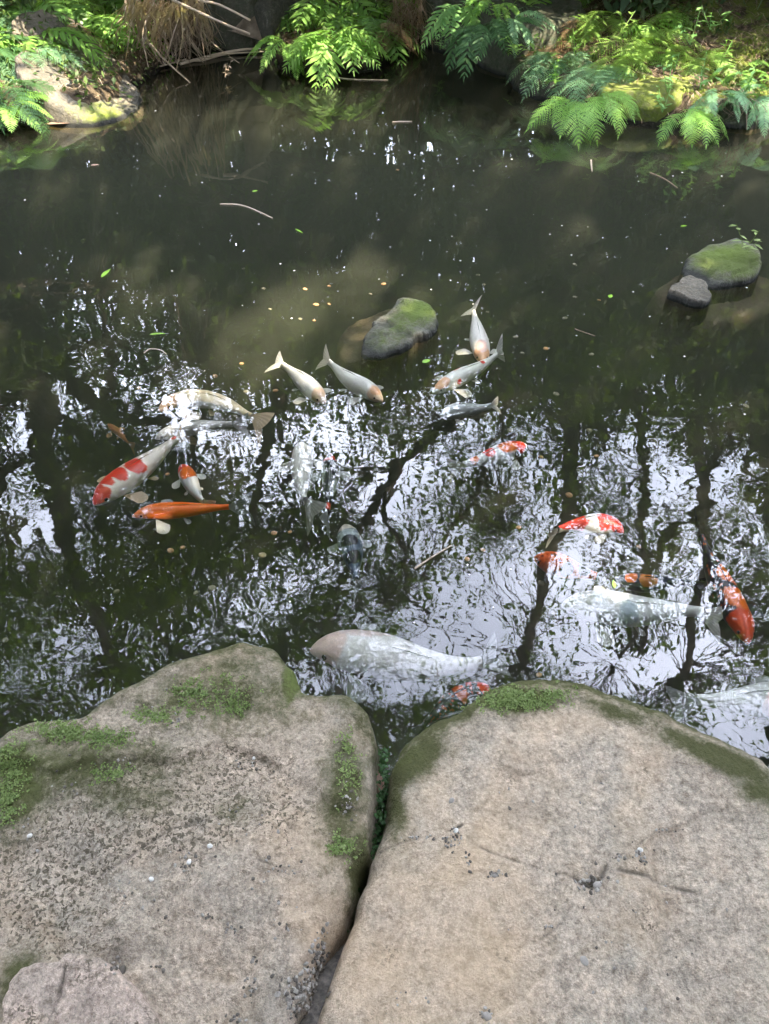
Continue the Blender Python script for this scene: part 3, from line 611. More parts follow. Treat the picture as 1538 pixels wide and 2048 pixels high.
LOW = [(130, 610, 150, 90, 0.97), (270, 720, 120, 110, 0.93), (120, 800, 100, 55, 0.95), (40, 905, 60, 75, 1.0), (90, 1060, 100, 60, 0.97), (50, 545, 60, 40, 0.9), (330, 830, 60, 50, 0.8), (470, 905, 80, 50, 1.0), (560, 960, 60, 90, 0.8), (400, 880, 60, 40, 0.8),
       (670, 850, 40, 60, 0.9), (820, 940, 80, 60, 0.85), (760, 1010, 40, 60, 0.8), (920, 830, 60, 40, 0.8), (190, 1280, 80, 60, 0.8), (300, 1010, 50, 50, 0.5), (640, 1370, 90, 45, 1.0), (790, 1375, 150, 28, 0.8), (930, 1310, 60, 30, .7),
       (1000, 1180, 160, 70, 0.75), (1420, 930, 130, 80, 0.8), (1240, 900, 60, 50, 0.8), (1330, 1000, 90, 80, 0.6), (1180, 1320, 90, 60, 0.95), (1330, 1330, 130, 60, 0.9), (1500, 1480, 120, 80, 0.95), (1460, 700, 40, 40, 0.9),
       (1420, 1290, 70, 40, 0.85), (1150, 1180, 70, 60, 0.5), (880, 1240, 110, 60, 0.6), (1215, 950, 20, 80, 0.8), (940, 1290, 120, 60, 0.9), (1200, 1100, 80, 60, 0.7), (520, 1180, 90, 40, 0.4), (880, 690, 30, 60, 0.8),
       (750, 690, 40, 30, 0.6), (480, 480, 60, 30, 0.2), (1020, 950, 90, 80, 0.5), (720, 1200, 60, 60, 0.5), (1450, 1200, 80, 80, 0.6)]
def density(u, v):
    p = np.ones_like(u)
    for cx, cyy, rx, ry, st in LOW: p *= 1 - min(0.97, st * 1.06) * np.exp(-(((u - cx) / rx / 1.15) ** 2 + ((v - cyy) / ry / 1.15) ** 2) ** 1.5)
    fine = fbm(np.stack([u / 90, v / 60, u * 0], -1), 3, 77)
    p *= 0.42 + 0.58 * sstep(-0.30, 0.05, fine)
    p = p ** 1.25
    return np.clip(p, 0.018, 1)
NC = 42000
u = rng.uniform(-500, 2040, NC); v = rng.uniform(330, 2000, NC)
keep = rng.uniform(0, 1, NC) < density(u, v); u = u[keep]; v = v[keep]
Yd = rng.uniform(5.6, 9.0, len(u)) + np.where(v < 560, 1.5, 0)
CL = np.array([tuple(refl(a, b, y)) for a, b, y in zip(u, v, Yd)])
CL = CL[(CL[:, 2] > 1.0) & (CL[:, 2] < 15)]
allS = np.vstack([S for _, S, _ in TREES]); own = np.concatenate([np.full(len(S), t) for t, S, _ in TREES])
near_i = np.array([int(np.argmin(((allS - c) ** 2).sum(1))) for c in CL])
for ti, (t, base) in enumerate(ROOTS):
    sel = own[near_i] == ti; C = CL[sel]; B = allS[near_i[sel]]
    k = 20
    P = np.repeat(C, k, 0) + rng.normal(0, 1, (len(C) * k, 3)) * np.array([0.17, 0.17, 0.12])
    P = P[sun_clear(P)]
    V_, F_, va = leaves(P, 0.10, 0.36, seed=ti + 50)
    obj('crown', raw_mesh('crown', V_ - np.array(base), F_, M['crown'], False, {'var': va}), t)
    mb = MB()
    for a, b in zip(C, B):
        d = a - b; L = np.linalg.norm(d)
        if L > 1.8: b = a - d / L * rng.uniform(0.6, 1.4)
        m_ = (a + b) / 2 + rng.normal(0, 0.08, 3)
        mb.tube([b, m_, a], [0.010, 0.007, 0.003], 3)
    obj('twigs', mb.mesh('twigs', M['bark']), t).location = -Vector(base)
    t.children[-1].name = 'twigs'

# canopy overhead and behind, one mass of leaves that shades the pond
def fill_leaves(n, f, seed):
    return f(np.random.default_rng(seed), n)
r_ = np.random.default_rng(11)
n = 98000
x = r_.uniform(-10, 11, n); y = r_.uniform(-10.5, 3.8, n); z = r_.uniform(5.0, 8.0, n)
z = z - 0.02 * (x * x) - 0.012 * (y + 2) ** 2
P = np.stack([x, y, z], -1)
P = P + 0.25 * np.stack([fbm(P * 1.1, 2, 1), fbm(P * 1.1, 2, 2), fbm(P * 1.1, 2, 3)], -1)
keepc = (fbm(P * 0.8, 2, 9) > -0.45) & sun_clear(P)
front = (y > 3.2) & (z < 5.5)
ns_ = 2600; zs_ = r_.uniform(5.6, 7.2, ns_); xs_ = r_.uniform(-1.5, 1.6, ns_); ys_ = r_.uniform(-0.5, 1.4, ns_)  # extra unseen leaves, added along the sun's path to shade the slabs
Pg = np.stack([xs_ + SUNV[0] / SUNV[2] * zs_, ys_ + SUNV[1] / SUNV[2] * zs_, zs_], -1)
P = np.vstack([P, Pg]); keepc = np.concatenate([keepc, np.ones(ns_, bool)]); front = np.concatenate([front, np.zeros(ns_, bool)])
V1, F1, a1 = leaves(P[keepc & ~front], 0.26, 0.5, seed=3)
# ring of woodland round the pond, seen only as shade and in grazing reflections
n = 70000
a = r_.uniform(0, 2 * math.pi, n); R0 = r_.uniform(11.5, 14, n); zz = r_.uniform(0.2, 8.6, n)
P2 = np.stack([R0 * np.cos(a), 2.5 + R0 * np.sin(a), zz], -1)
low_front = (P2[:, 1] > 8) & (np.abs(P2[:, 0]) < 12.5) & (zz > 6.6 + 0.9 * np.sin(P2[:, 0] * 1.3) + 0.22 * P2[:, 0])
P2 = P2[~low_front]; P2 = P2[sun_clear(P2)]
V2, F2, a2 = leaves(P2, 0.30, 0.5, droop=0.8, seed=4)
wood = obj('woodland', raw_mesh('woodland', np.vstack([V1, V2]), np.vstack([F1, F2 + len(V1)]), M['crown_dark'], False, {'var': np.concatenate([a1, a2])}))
tag(wood, 'dense dark woodland foliage closing over and around the pond', 'woodland', kind='stuff')
# undergrowth on the far slope
n = 30000
x = r_.uniform(-8.5, 8.5, n); d0 = r_.uniform(0.9, 5.0, n); y = 6.4 + d0 + 0.04 * x * x * 0
sd = shore_dist(x, y); ok = sd > 1.1; x = x[ok]; y = y[ok]; sd = sd[ok]
g = ground_z(x, y); hh = (0.25 + 0.5 * np.clip(fbm(np.stack([x * 0.9, y * 0.9, x * 0], -1), 3, 41) + 0.5, 0, 1)) * (0.5 + sd * 0.35)
P3 = np.stack([x, y, g + hh * r_.uniform(0, 1, len(x)) ** 0.7], -1)
nw = 80000
xw = r_.uniform(-9, 9, nw); yw = r_.uniform(9.2, 11.5, nw); zw = r_.uniform(0.6, 5.4, nw)
P4 = np.stack([xw, yw, zw], -1); P4 = P4 + 0.4 * np.stack([fbm(P4 * 0.9, 2, 71), fbm(P4 * 0.9, 2, 72), 0 * xw], -1)
P3 = np.vstack([P3, P4])
# low leafy cover creeping to the water on the left and middle banks
nl = 26000; xl = r_.uniform(-5.5, 5.5, nl); yl = r_.uniform(5.2, 8.6, nl); sl = shore_dist(xl, yl); kp = (sl > 0.04) & ((xl < 1.3) | (fbm(np.stack([xl * 2, yl * 2, xl * 0], -1), 2, 74) > 0.12)); xl, yl, sl = xl[kp], yl[kp], sl[kp]
P5 = np.stack([xl, yl, ground_z(xl, yl) + r_.uniform(0, 1, len(xl)) ** 1.5 * (0.10 + 0.16 * np.clip(sl, 0, 1)) * np.where(xl < 1.3, 1, 0.4)], -1)
V3, F3, a3 = leaves(P3, 0.15, 0.42, droop=0.5, seed=6)
V5, F5, a5 = leaves(P5, 0.055, 0.45, seed=16)
gc = obj('ground_cover', raw_mesh('ground_cover', V5, F5, M['cover'], False, {'var': a5})); tag(gc, 'small leafed ground cover creeping over the far banks', 'ground cover', kind='stuff')
und = obj('undergrowth', raw_mesh('undergrowth', V3, F3, M['under'], False, {'var': a3})); tag(und, 'dark leafy undergrowth on the slope behind the ferns', 'undergrowth', kind='stuff')

# ------------------------------------------------------------ ferns
def blade(mb, b, d, s, n_, L, W, segs=2, droop=0.25, serr=0):
    """lens-shaped leaflet from b along d, side s, normal n_"""
    V = []; F = []
    ts = np.linspace(0, 1, segs + 2)
    for t in ts:
        w = W * (math.sin(math.pi * min(1, t ** 0.75)) * 0.5 + (0.18 if t == 0 else 0)) if t < 1 else 0
        c = b + d * (L * t) - Vector((0, 0, 1)) * (droop * L * t * t)
        if t in (1.0,): V += [tuple(c)]
        else: V += [tuple(c - s * w), tuple(c + n_ * w * -0.25), tuple(c + s * w)]
    k = len(ts) - 1
    for i in range(k - 1):
        a = i * 3
        F += [(a, a + 3, a + 4, a + 1), (a + 1, a + 4, a + 5, a + 2)]
    a = (k - 1) * 3; e = k * 3
    F += [(a, e, a + 1, a + 1), (a + 1, e, a + 2, a + 2)]
    return V, F
def frond_mesh(name, m, L, W, n, kind, rise, droop, seed):
    r = random.Random(seed); V = []; T = []; var = []
    def quad(pts, vv):
        b = len(V); V.extend(pts)
        if len(pts) == 3: T.append((b, b + 1, b + 2))
        else: T.append((b, b + 1, b + 2)); T.append((b, b + 2, b + 3))
        var.extend([vv] * len(pts))
    def P(t): return Vector((L * t * (1 - 0.12 * t), 0.05 * L * math.sin(t * 2.2 + seed), L * (rise * t - droop * t * t)))
    # stalk
    N_ = 12; w0 = 0.0035
    for i in range(N_):
        a, b = P(i / N_), P((i + 1) / N_); w = w0 * (1 - i / N_ * 0.8)
        quad([tuple(a + Vector((0, w, 0))), tuple(a - Vector((0, w, 0))), tuple(b - Vector((0, w, 0))), tuple(b + Vector((0, w, 0)))], 0.9)
    t0 = 0.20 if kind == 'sword' else 0.14
    for i in range(n):
        t = t0 + (1 - t0) * (i + 0.5) / n
        u_ = (t - t0) / (1 - t0)
        prof = (math.sin(math.pi * min(1, u_ * 0.86 + 0.14)) ** 0.8) if kind != 'sword' else (0.65 + 0.6 * u_ - 1.05 * u_ ** 3)
        prof = max(prof, 0.06)
        p = P(t); tg = (P(min(t + 0.02, 1)) - P(t - 0.02)).normalized()
        for sd in (-1, 1):
            fwd = 0.30 + 0.5 * u_ + r.uniform(-0.08, 0.08)
            d = (Vector((0, sd, 0)) + tg * fwd + Vector((0, 0, r.uniform(-0.15, 0.15)))).normalized()
            nn = d.cross(tg) * sd; nn.normalize(); s_ = nn.cross(d).normalized()
            l = W * prof * r.uniform(0.9, 1.08); vv = r.random() * 0.7
            if kind == 'sword':
                w = min(L / n * 0.78, l * 0.30)
                pts = []
                for tt, ww in ((0, .25), (.25, 1), (.6, .8), (1, 0)):
                    c = p + d * l * tt - Vector((0, 0, 0.22 * l * tt * tt)); pts.append((c - s_ * w * ww * .5, c + Vector((0, 0, -w * 0.12 * ww)), c + s_ * w * ww * .5))
                for a, b in zip(pts[:-1], pts[1:]):
                    quad([tuple(a[0]), tuple(b[0]), tuple(b[1]), tuple(a[1])], vv); quad([tuple(a[1]), tuple(b[1]), tuple(b[2]), tuple(a[2])], vv)
            else:
                k = 9; w = L / n * 1.02
                for j in range(k):
                    tt = (j + 0.3) / k; c = p + d * l * tt - Vector((0, 0, 0.25 * l * tt * tt))
                    c2 = p + d * l * min(1, tt + 0.9 / k) - Vector((0, 0, 0.25 * l * tt * tt))
                    ww = w * 0.62 * (1 - tt) ** 0.6 * r.uniform(0.8, 1.1)
                    for s2 in (-1, 1):
                        tip = c + s_ * s2 * ww + d * (l / k * 0.7) + nn * r.uniform(-0.1, 0.1) * ww
                        quad([tuple(c), tuple(c2), tuple(tip)], vv)
    # end leaflet
    e = P(1.0); tg = (P(1.0) - P(0.96)).normalized(); q = Vector((0, 1, 0)) * W * 0.05
    quad([tuple(e - q), tuple(e + tg * W * 0.3), tuple(e + q)], 0.4)
    return raw_mesh(name, V, T, m, False, {'var': var})
FR = {}
def frond(kind, mk, i):
    key = (kind, mk, i)
    if key not in FR:
        r = random.Random(hash((kind, i)) % 1000 if False else (i * 13 + (5 if kind == 'sword' else 0)))
        if kind == 'sword': FR[key] = frond_mesh('frond', M[mk], 1.0, 0.32, 12, 'sword', 0.45 + 0.15 * r.random(), 0.75 + 0.2 * r.random(), i)
        elif kind == 'fine': FR[key] = frond_mesh('frond', M[mk], 1.0, 0.17, 24, 'sword', 0.6, 0.8, i)
        else: FR[key] = frond_mesh('frond', M[mk], 1.0, 0.27, 20, 'lacy', 0.4 + 0.2 * r.random(), 0.75 + 0.25 * r.random(), i)
    return FR[key]
def fern(u, v, zg, size, kind, mk, label, nf=8, spread=(0, 360), seed=0, tilt=0.0, zoff=0.02, face=None):
    """zg None: rooted on the ground where the photo shows it; else rooted at that height (on a stone or ledge)"""
    if zg is None:
        zg = 0.2
        for _ in range(8): p = unp(u, v, zg); zg = 0.5 * zg + 0.5 * max(gz(p.x, p.y), 0.0)
    p = unp(u, v, zg); r = random.Random(seed * 7 + 1)
    t = empty('fern', p); tag(t, label, 'fern', 'ferns on the far bank')
    t.rotation_euler = (0, 0, r.uniform(0, 0.3))
    for i in range(nf):
        o = bpy.data.objects.new('frond', frond(kind, mk, r.randrange(4))); COL.objects.link(o); o.parent = t
        a = math.radians(spread[0] + (spread[1] - spread[0]) * (i + r.uniform(0.2, 0.8)) / nf)
        sc = size * r.uniform(0.75, 1.15)
        o.scale = (sc, sc * r.uniform(0.9, 1.1), sc * r.uniform(0.7, 1.3))
        o.rotation_euler = (r.uniform(-0.35, 0.35), tilt + r.uniform(-0.35, 0.25), a)
        o.location = (r.uniform(-.02, .02), r.uniform(-.02, .02), zoff)
    return t
FR_ALL = (150, 390)
FERNS = [
 (35, 40, None, .55, 'lacy', 'fern_blue', 'blue green lacy fern filling the top left corner', 9, (150, 400)),
 (-30, 120, None, .55, 'fine', 'fern_dark', 'dark fine leaved fern at the left frame edge below the top corner', 9, (200, 380)),
 (110, 30, None, .5, 'sword', 'sword', 'glossy broad leaved fern in the top left behind the sloping stone', 8, (180, 380)),
 (190, 55, None, .5, 'sword', 'fern_bright', 'bright broad leaved fern arching over the sloping stone to the water', 9, (200, 350)),
 (235, 5, None, .45, 'sword', 'sword', 'glossy fern at the top edge left of the hanging straw', 7, (200, 380)),
 (60, 120, None, .36, 'lacy', 'fern_blue', 'pale lacy fern hanging over the left face of the sloping stone', 7, (200, 350)),
 (15, 190, None, .42, 'lacy', 'fern_dark', 'dark drooping fern at the left frame edge near the water', 7, (200, 380)),
 (605, 35, None, .34, 'sword', 'sword', 'glossy fern at the left side of the middle clump', 10, (170, 380)),
 (660, 20, None, .5, 'sword', 'fern_bright', 'bright glossy fern at the top of the middle clump', 10, (170, 390)),
 (715, 50, None, .5, 'sword', 'sword', 'glossy fern at the right side of the middle clump', 10, (170, 380)),
 (660, 85, .22, .40, 'sword', 'fern_bright', 'bright low fern drooping from the middle clump to the water', 9, (190, 360)),
 (575, 100, .14, .34, 'fine', 'fern_bright', 'fine leaved fern touching the water left of the middle clump', 8, (160, 330)),
 (770, 10, None, .45, 'lacy', 'fern_yellow', 'pale lacy fern at the top edge right of the middle clump', 7, (200, 390)),
 (560, 10, None, .24, 'sword', 'fern_dark', 'dark fern above the black stone by the middle clump', 7, (200, 380)),
 (960, 60, .40, .32, 'sword', 'fern_dark', 'dark fern above the inlet on the mossy boulder', 7, (180, 380)),
 (1010, 60, .35, .34, 'fine', 'fern_blue', 'blue green fern drooping over the dark stone right of the inlet', 8, (200, 360)),
 (1085, 40, None, .5, 'lacy', 'fern_blue', 'pale green fern with one long arching frond right of the inlet', 6, (210, 340)),
 (1050, 15, None, .42, 'sword', 'fern_bright', 'bright fern at the top edge right of the inlet', 7, (190, 380)),
 (985, 20, .45, .26, 'fine', 'fern_bright', 'small fine leaved fern high on the dark stone right of the inlet', 6, (190, 350)),
 (1150, 70, None, .30, 'lacy', 'fern_bright', 'small lacy fern between the arching frond and the yellow green fern', 7, (180, 380)),
 (1230, 130, None, .30, 'lacy', 'fern_yellow', 'small yellow green fern directly above the yellow mossy stone', 7, (180, 380)),
 (1320, 110, None, .28, 'lacy', 'fern_yellow', 'small yellow fern beside the upright frond on the right bank', 7, (180, 380)),
 (1345, 40, None, .30, 'lacy', 'fern_bright', 'small fern on the slope above the upright frond', 6, (180, 380)),
 (1480, 150, None, .26, 'fine', 'fern_bright', 'small fern in the dry twigs near the right frame edge', 6, (180, 380)),
 (1060, 90, None, .26, 'sword', 'fern_bright', 'small glossy fern behind the pale fern over the black stone', 6, (190, 360)),
 (1300, 60, None, .26, 'sword', 'fern_bright', 'small glossy fern on the upper right slope', 6, (180, 380)),
 (60, 90, None, .5, 'sword', 'fern_bright', 'bright broad leaved fern left of the sloping stone', 8, (190, 380)),
 (5, 225, .08, .36, 'fine', 'fern_bright', 'fine bright fern at the left frame edge touching the water', 7, (190, 380)),
 (140, 20, None, .5, 'lacy', 'fern_bright', 'lacy bright fern at the top edge above the sloping stone', 8, (190, 380)),
 (285, 20, None, .36, 'sword', 'fern_bright', 'bright fern at the left border of the hanging straw', 6, (200, 340)),
 (100, 70, None, .4, 'lacy', 'fern_dead', 'withered brown fern among the left ferns', 5, (200, 360)),
 (1165, 60, None, .36, 'lacy', 'fern_dead', 'withered brown fern among the yellow green ferns', 5, (190, 360)),
 (1090, 105, None, .34, 'lacy', 'fern_dead', 'withered brown fern behind the pale drooping ferns', 5, (190, 360)),
 (740, 70, None, .36, 'lacy', 'fern_dead', 'withered brown fern at the right of the middle clump', 5, (190, 360)),
 (1110, 125, None, .40, 'lacy', 'fern_blue', 'pale fern with drooping tips above the low black stone', 8, (190, 350)),
 (1180, 150, None, .42, 'lacy', 'fern_blue', 'silvery green fern leaning over the water left of the yellow mossy stone', 9, (190, 380)),
 (1200, 50, None, .42, 'lacy', 'fern_yellow', 'yellow green fern near the top above the silvery fern', 8, (180, 390)),
 (1270, 95, None, .42, 'lacy', 'fern_yellow', 'yellow green fern behind the yellow mossy stone', 9, (190, 390)),
 (1140, 0, None, .42, 'lacy', 'fern_bright', 'green lacy fern at the top edge above the long arching frond', 8, (180, 390)),
 (1395, 125, None, .36, 'lacy', 'fern_yellow', 'sunlit fern with one upright frond on the right bank', 7, (150, 400)),
 (1135, 215, .12, .32, 'lacy', 'fern_bright', 'small bright fern tip hanging to the water below the pale ferns', 5, (190, 300)),
 (1200, 200, .18, .32, 'lacy', 'fern_bright', 'hanging fern against the left end of the yellow mossy stone', 5, (220, 320)),
 (1425, 200, .16, .30, 'fine', 'fern_blue', 'thin leaved fern curling over the dark hollow at the right', 7, (200, 350)),
 (1370, 235, .10, .30, 'lacy', 'fern_bright', 'bright fern dipping into the water right of the yellow mossy stone', 6, (200, 340)),
 (1530, 200, .16, .32, 'fine', 'fern_blue', 'thin fern at the right frame edge above the waterline', 6, (180, 330)),
 (920, 20, .45, .30, 'sword', 'weed', 'small fern at the top edge on the mossy boulder', 5, (200, 340)),
]
for i, f in enumerate(FERNS):
    fern(f[0], f[1], f[2], f[3] * (1.2 if f[4] == 'lacy' else 1.3), *f[4:7], nf=int(f[7] * 1.25), spread=f[8], seed=i)

# small broad-leaved weeds
def weed_mesh(seed, n=16, L=0.07, spread=0.12, mk='weed'):
    r = random.Random(seed); mb = MB(); var = []; V = []; T = []
    for s_ in range(3):
        top = Vector((r.uniform(-spread, spread), r.uniform(-spread, spread), r.uniform(0.08, 0.2)))
        for j in range(n // 3):
            t = (j + 1) / (n / 3); c = top * t
            a = j * 2.4 + r.random(); d = Vector((math.cos(a), math.sin(a), r.uniform(-0.2, 0.5))).normalized(); sv = d.cross(Vector((0, 0, 1))).normalized()
            l = L * r.uniform(0.7, 1.2); w = l * 0.42; b = len(V); nn = sv.cross(d)
            V += [tuple(c), tuple(c + d * l * .4 + sv * w * .5), tuple(c + d * l - Vector((0, 0, l * .15))), tuple(c + d * l * .4 - sv * w * .5), tuple(c + d * l * .45 - nn * 0.0 - Vector((0, 0, w * .12)))]
            T += [(b, b + 1, b + 4), (b + 1, b + 2, b + 4), (b + 2, b + 3, b + 4), (b + 3, b, b + 4)]; var += [r.random()] * 5
        b = len(V); w = 0.002
        V += [(w, 0, 0), (-w, 0, 0), tuple(top + Vector((-w, 0, 0))), tuple(top + Vector((w, 0, 0)))]; T += [(b, b + 1, b + 2), (b, b + 2, b + 3)]; var += [0.3] * 4
    return raw_mesh('weed', V, T, M[mk], False, {'var': var})
WEEDS = [(1150, 110, .3, 'fern_bright', 'leafy sprig under the arching frond on the right bank', 1.1), (1245, 60, .45, 'fern_yellow', 'yellow leafy sprig near the top right of the inlet', 1.1), (1380, 90, .4, 'weed', 'bushy weed among the dry twigs of the right slope', 1.2), (1440, 130, .35, 'fern_bright', 'green sprig behind the dark hollow at the right', 1.0), (1110, 170, .2, 'fern_bright', 'leafy sprig at the back of the low black stone', 1.0), (1035, 110, .3, 'fern_yellow', 'yellow leafy sprig on the dark stone right of the inlet', 1.1), (880, 100, .12, 'weed', 'thin sprig reaching out at the inlet waterline', 1.0), (1505, 215, .15, 'fern_bright', 'bright sprig at the waterline near the right frame edge', 1.0),
         (905, 70, .25, 'weed', 'small leafy weed dangling at the water in the inlet', 1.0), (1335, 185, .22, 'weed', 'blue green weed growing over the yellow mossy stone', 1.1), (1325, 225, .12, 'weed', 'leafy weed hanging down the front of the yellow mossy stone', 1.0),
         (1490, 500, .10, 'mosslet', 'bright sprout on the moss capped stone at the right', 0.75), (1000, 40, .42, 'fern_yellow', 'bright leafy weed right of the inlet boulder', 1.2), (945, 35, .45, 'weed', 'round leaved weed on the inlet boulder', 1.0),
         (1400, 180, .28, 'weed', 'low weed right of the yellow mossy stone', 1.1), (1420, 60, .45, 'weed', 'dark leafed weed on the slope at the right', 1.2), (1490, 185, .25, 'weed', 'weed on the yellow moss by the right frame edge', 1.0), (745, 120, .12, 'fern_bright', 'leafy weed at the right foot of the middle clump', 1.2),
         (640, 125, .10, 'fern_bright', 'leafy weed at the water under the middle clump', 1.2), (5, 245, .06, 'fern_bright', 'bright leafy weed at the water by the left frame edge', 1.2), (450, 155, .03, 'straw', 'withered sprig at the end of the floating straw', 0.7)]
for i, (u, v, z, mk, lab, sc) in enumerate(WEEDS):
    o = obj('weed', weed_mesh(i + 3, mk=mk), None, unp(u, v, z)); o.scale = (sc,) * 3; tag(o, lab, 'weed')

# hanging straw, roots, litter
def strips(items, w, seed, mname, m):
    """items: list of polylines"""
    r = random.Random(seed); V = []; T = []; var = []
    for pl in items:
        vv = r.random(); ww = w * r.uniform(0.5, 1.2); b = len(V)
        for i, p in enumerate(pl):
            k = ww * (1 - 0.6 * i / len(pl)); V += [tuple(p + Vector((k, 0.2 * k, 0))), tuple(p - Vector((k, 0.2 * k, 0)))]; var += [vv, vv]
            if i: a = b + 2 * (i - 1); T += [(a, a + 1, a + 3), (a, a + 3, a + 2)]
    return raw_mesh(mname, V, T, m, False, {'var': var})
def hang(u0, u1, v_top, v_bot, n, z_top, seed, mname, m, lab, cat, w=0.004, lean=0.12):
    r = random.Random(seed); L = []
    for i in range(n):
        u = r.uniform(u0, u1); top = unp(u, v_top + r.uniform(-10, 25), z_top * r.uniform(0.7, 1.1)); vb = v_bot + r.uniform(-45, 12)
        bot = unp(u + r.gauss(0, 30), vb, r.uniform(0.0, 0.1)); bot.y += r.uniform(-0.15, 0.25)
        mid = (top + bot) / 2 + Vector((r.gauss(0, lean), -r.uniform(0.0, 0.10), r.uniform(-0.03, 0.06)))
        S = smooth_path([top, mid, bot], 7); L.append([Vector(p) for p in S])
    o = obj(mname, strips(L, w, seed, mname, m)); tag(o, lab, cat, kind='stuff')
hang(250, 410, 0, 122, 230, 0.55, 5, 'dry_grass', M['straw'], 'mass of dry straw hanging over the bank right of the left ferns', 'dry grass', 0.0075, 0.07)
hang(270, 400, 0, 120, 160, 0.5, 6, 'dead_stems', M['root'], 'dark dead stems tangled in the hanging straw', 'dry grass', 0.004)
hang(785, 845, 0, 95, 160, 0.5, 7, 'hanging_roots', M['root'], 'fine brown roots hanging at the right of the middle clump', 'roots', 0.0025, 0.06)
hang(1375, 1538, 190, 240, 110, 0.22, 8, 'trailing_roots', M['root'], 'thin brown roots trailing over the hollow at the right', 'roots', 0.003, 0.05)
def litter(x0, x1, y0, y1, n, seed, name, m, lab, L=0.12, w=0.0022, dmin=0.05):
    r = random.Random(seed); X = np.array([r.uniform(x0, x1) for _ in range(n)]); Y = np.array([r.uniform(y0, y1) for _ in range(n)])
    d = shore_dist(X, Y); Z = ground_z(X, Y); items = []
    for x, y, z, dd in zip(X, Y, Z, d):
        if dd < dmin: continue
        a = r.uniform(0, math.pi); l = L * r.uniform(0.4, 1.3); e = Vector((math.cos(a), math.sin(a), r.uniform(-0.1, 0.35))) * l
        p = Vector((x, y, z + 0.012)); items.append([p - e / 2, p + Vector((0, 0, r.uniform(0.0, 0.015))), p + e / 2])
    o = obj(name, strips(items, w, seed, name, m)); tag(o, lab, 'leaf litter', kind='stuff')
litter(1.2, 5.0, 5.3, 8.5, 4200, 21, 'twig_litter', M['root'], 'brown twigs and dead needles scattered over the mossy right bank')
litter(1.5, 5.0, 5.4, 8.5, 2200, 22, 'straw_litter', M['straw'], 'pale straw scattered over the mossy right bank', 0.10, 0.0018)
litter(-4.5, -1.0, 5.3, 8.5, 1800, 23, 'leaf_litter', M['straw'], 'straw litter under the ferns of the left bank', 0.10, 0.0025)
# moss tufts on the right bank
r_ = np.random.default_rng(8); X = r_.uniform(1.3, 5.2, 30000); Y = r_.uniform(5.2, 8.6, 30000)
d = shore_dist(X, Y); mn = fbm(np.stack([X * 1.7, Y * 1.7, X * 0], -1), 4, 61); ok = (d > 0.02) & (mn > 0.14); X = X[ok]; Y = Y[ok]
P = np.stack([X, Y, ground_z(X, Y) + 0.004], -1); Vm, Fm, am = leaves(P, 0.030, 0.55, droop=-1.0, seed=9)
o = obj('moss_tufts', raw_mesh('moss_tufts', Vm, Fm, leaf_mat('yellow_moss', (0.08, 0.12, 0.025), (0.20, 0.25, 0.05), 0.3), False, {'var': am})); tag(o, 'yellow green moss tufts carpeting the right bank', 'moss', kind='stuff')

# ------------------------------------------------------------ koi
def lerp_prof(tab, t): return np.interp(t, [a for a, _ in tab], [b for _, b in tab])
BODY = [(0, .06), (.015, .22), (.05, .42), (.10, .62), (.16, .78), (.24, .92), (.34, 1.0), (.46, .97), (.58, .84), (.70, .66), (.82, .44), (.92, .29), (1, .24)]
HEIG = [(0, .07), (.015, .20), (.05, .40), (.10, .60), (.16, .76), (.24, .93), (.34, 1.02), (.46, 1.0), (.58, .88), (.70, .70), (.82, .52), (.92, .42), (1, .44)]
RED = (0.72, 0.045, 0.025); ORG = (0.80, 0.16, 0.02); WHT = (0.86, 0.83, 0.76); CRM = (0.78, 0.62, 0.38); BLK = (0.015, 0.018, 0.025); GRY = (0.42, 0.45, 0.45); PEACH = (0.84, 0.46, 0.26); PINK = (0.80, 0.55, 0.48); BLUE = (0.10, 0.14, 0.20)
N_KOI = [0]
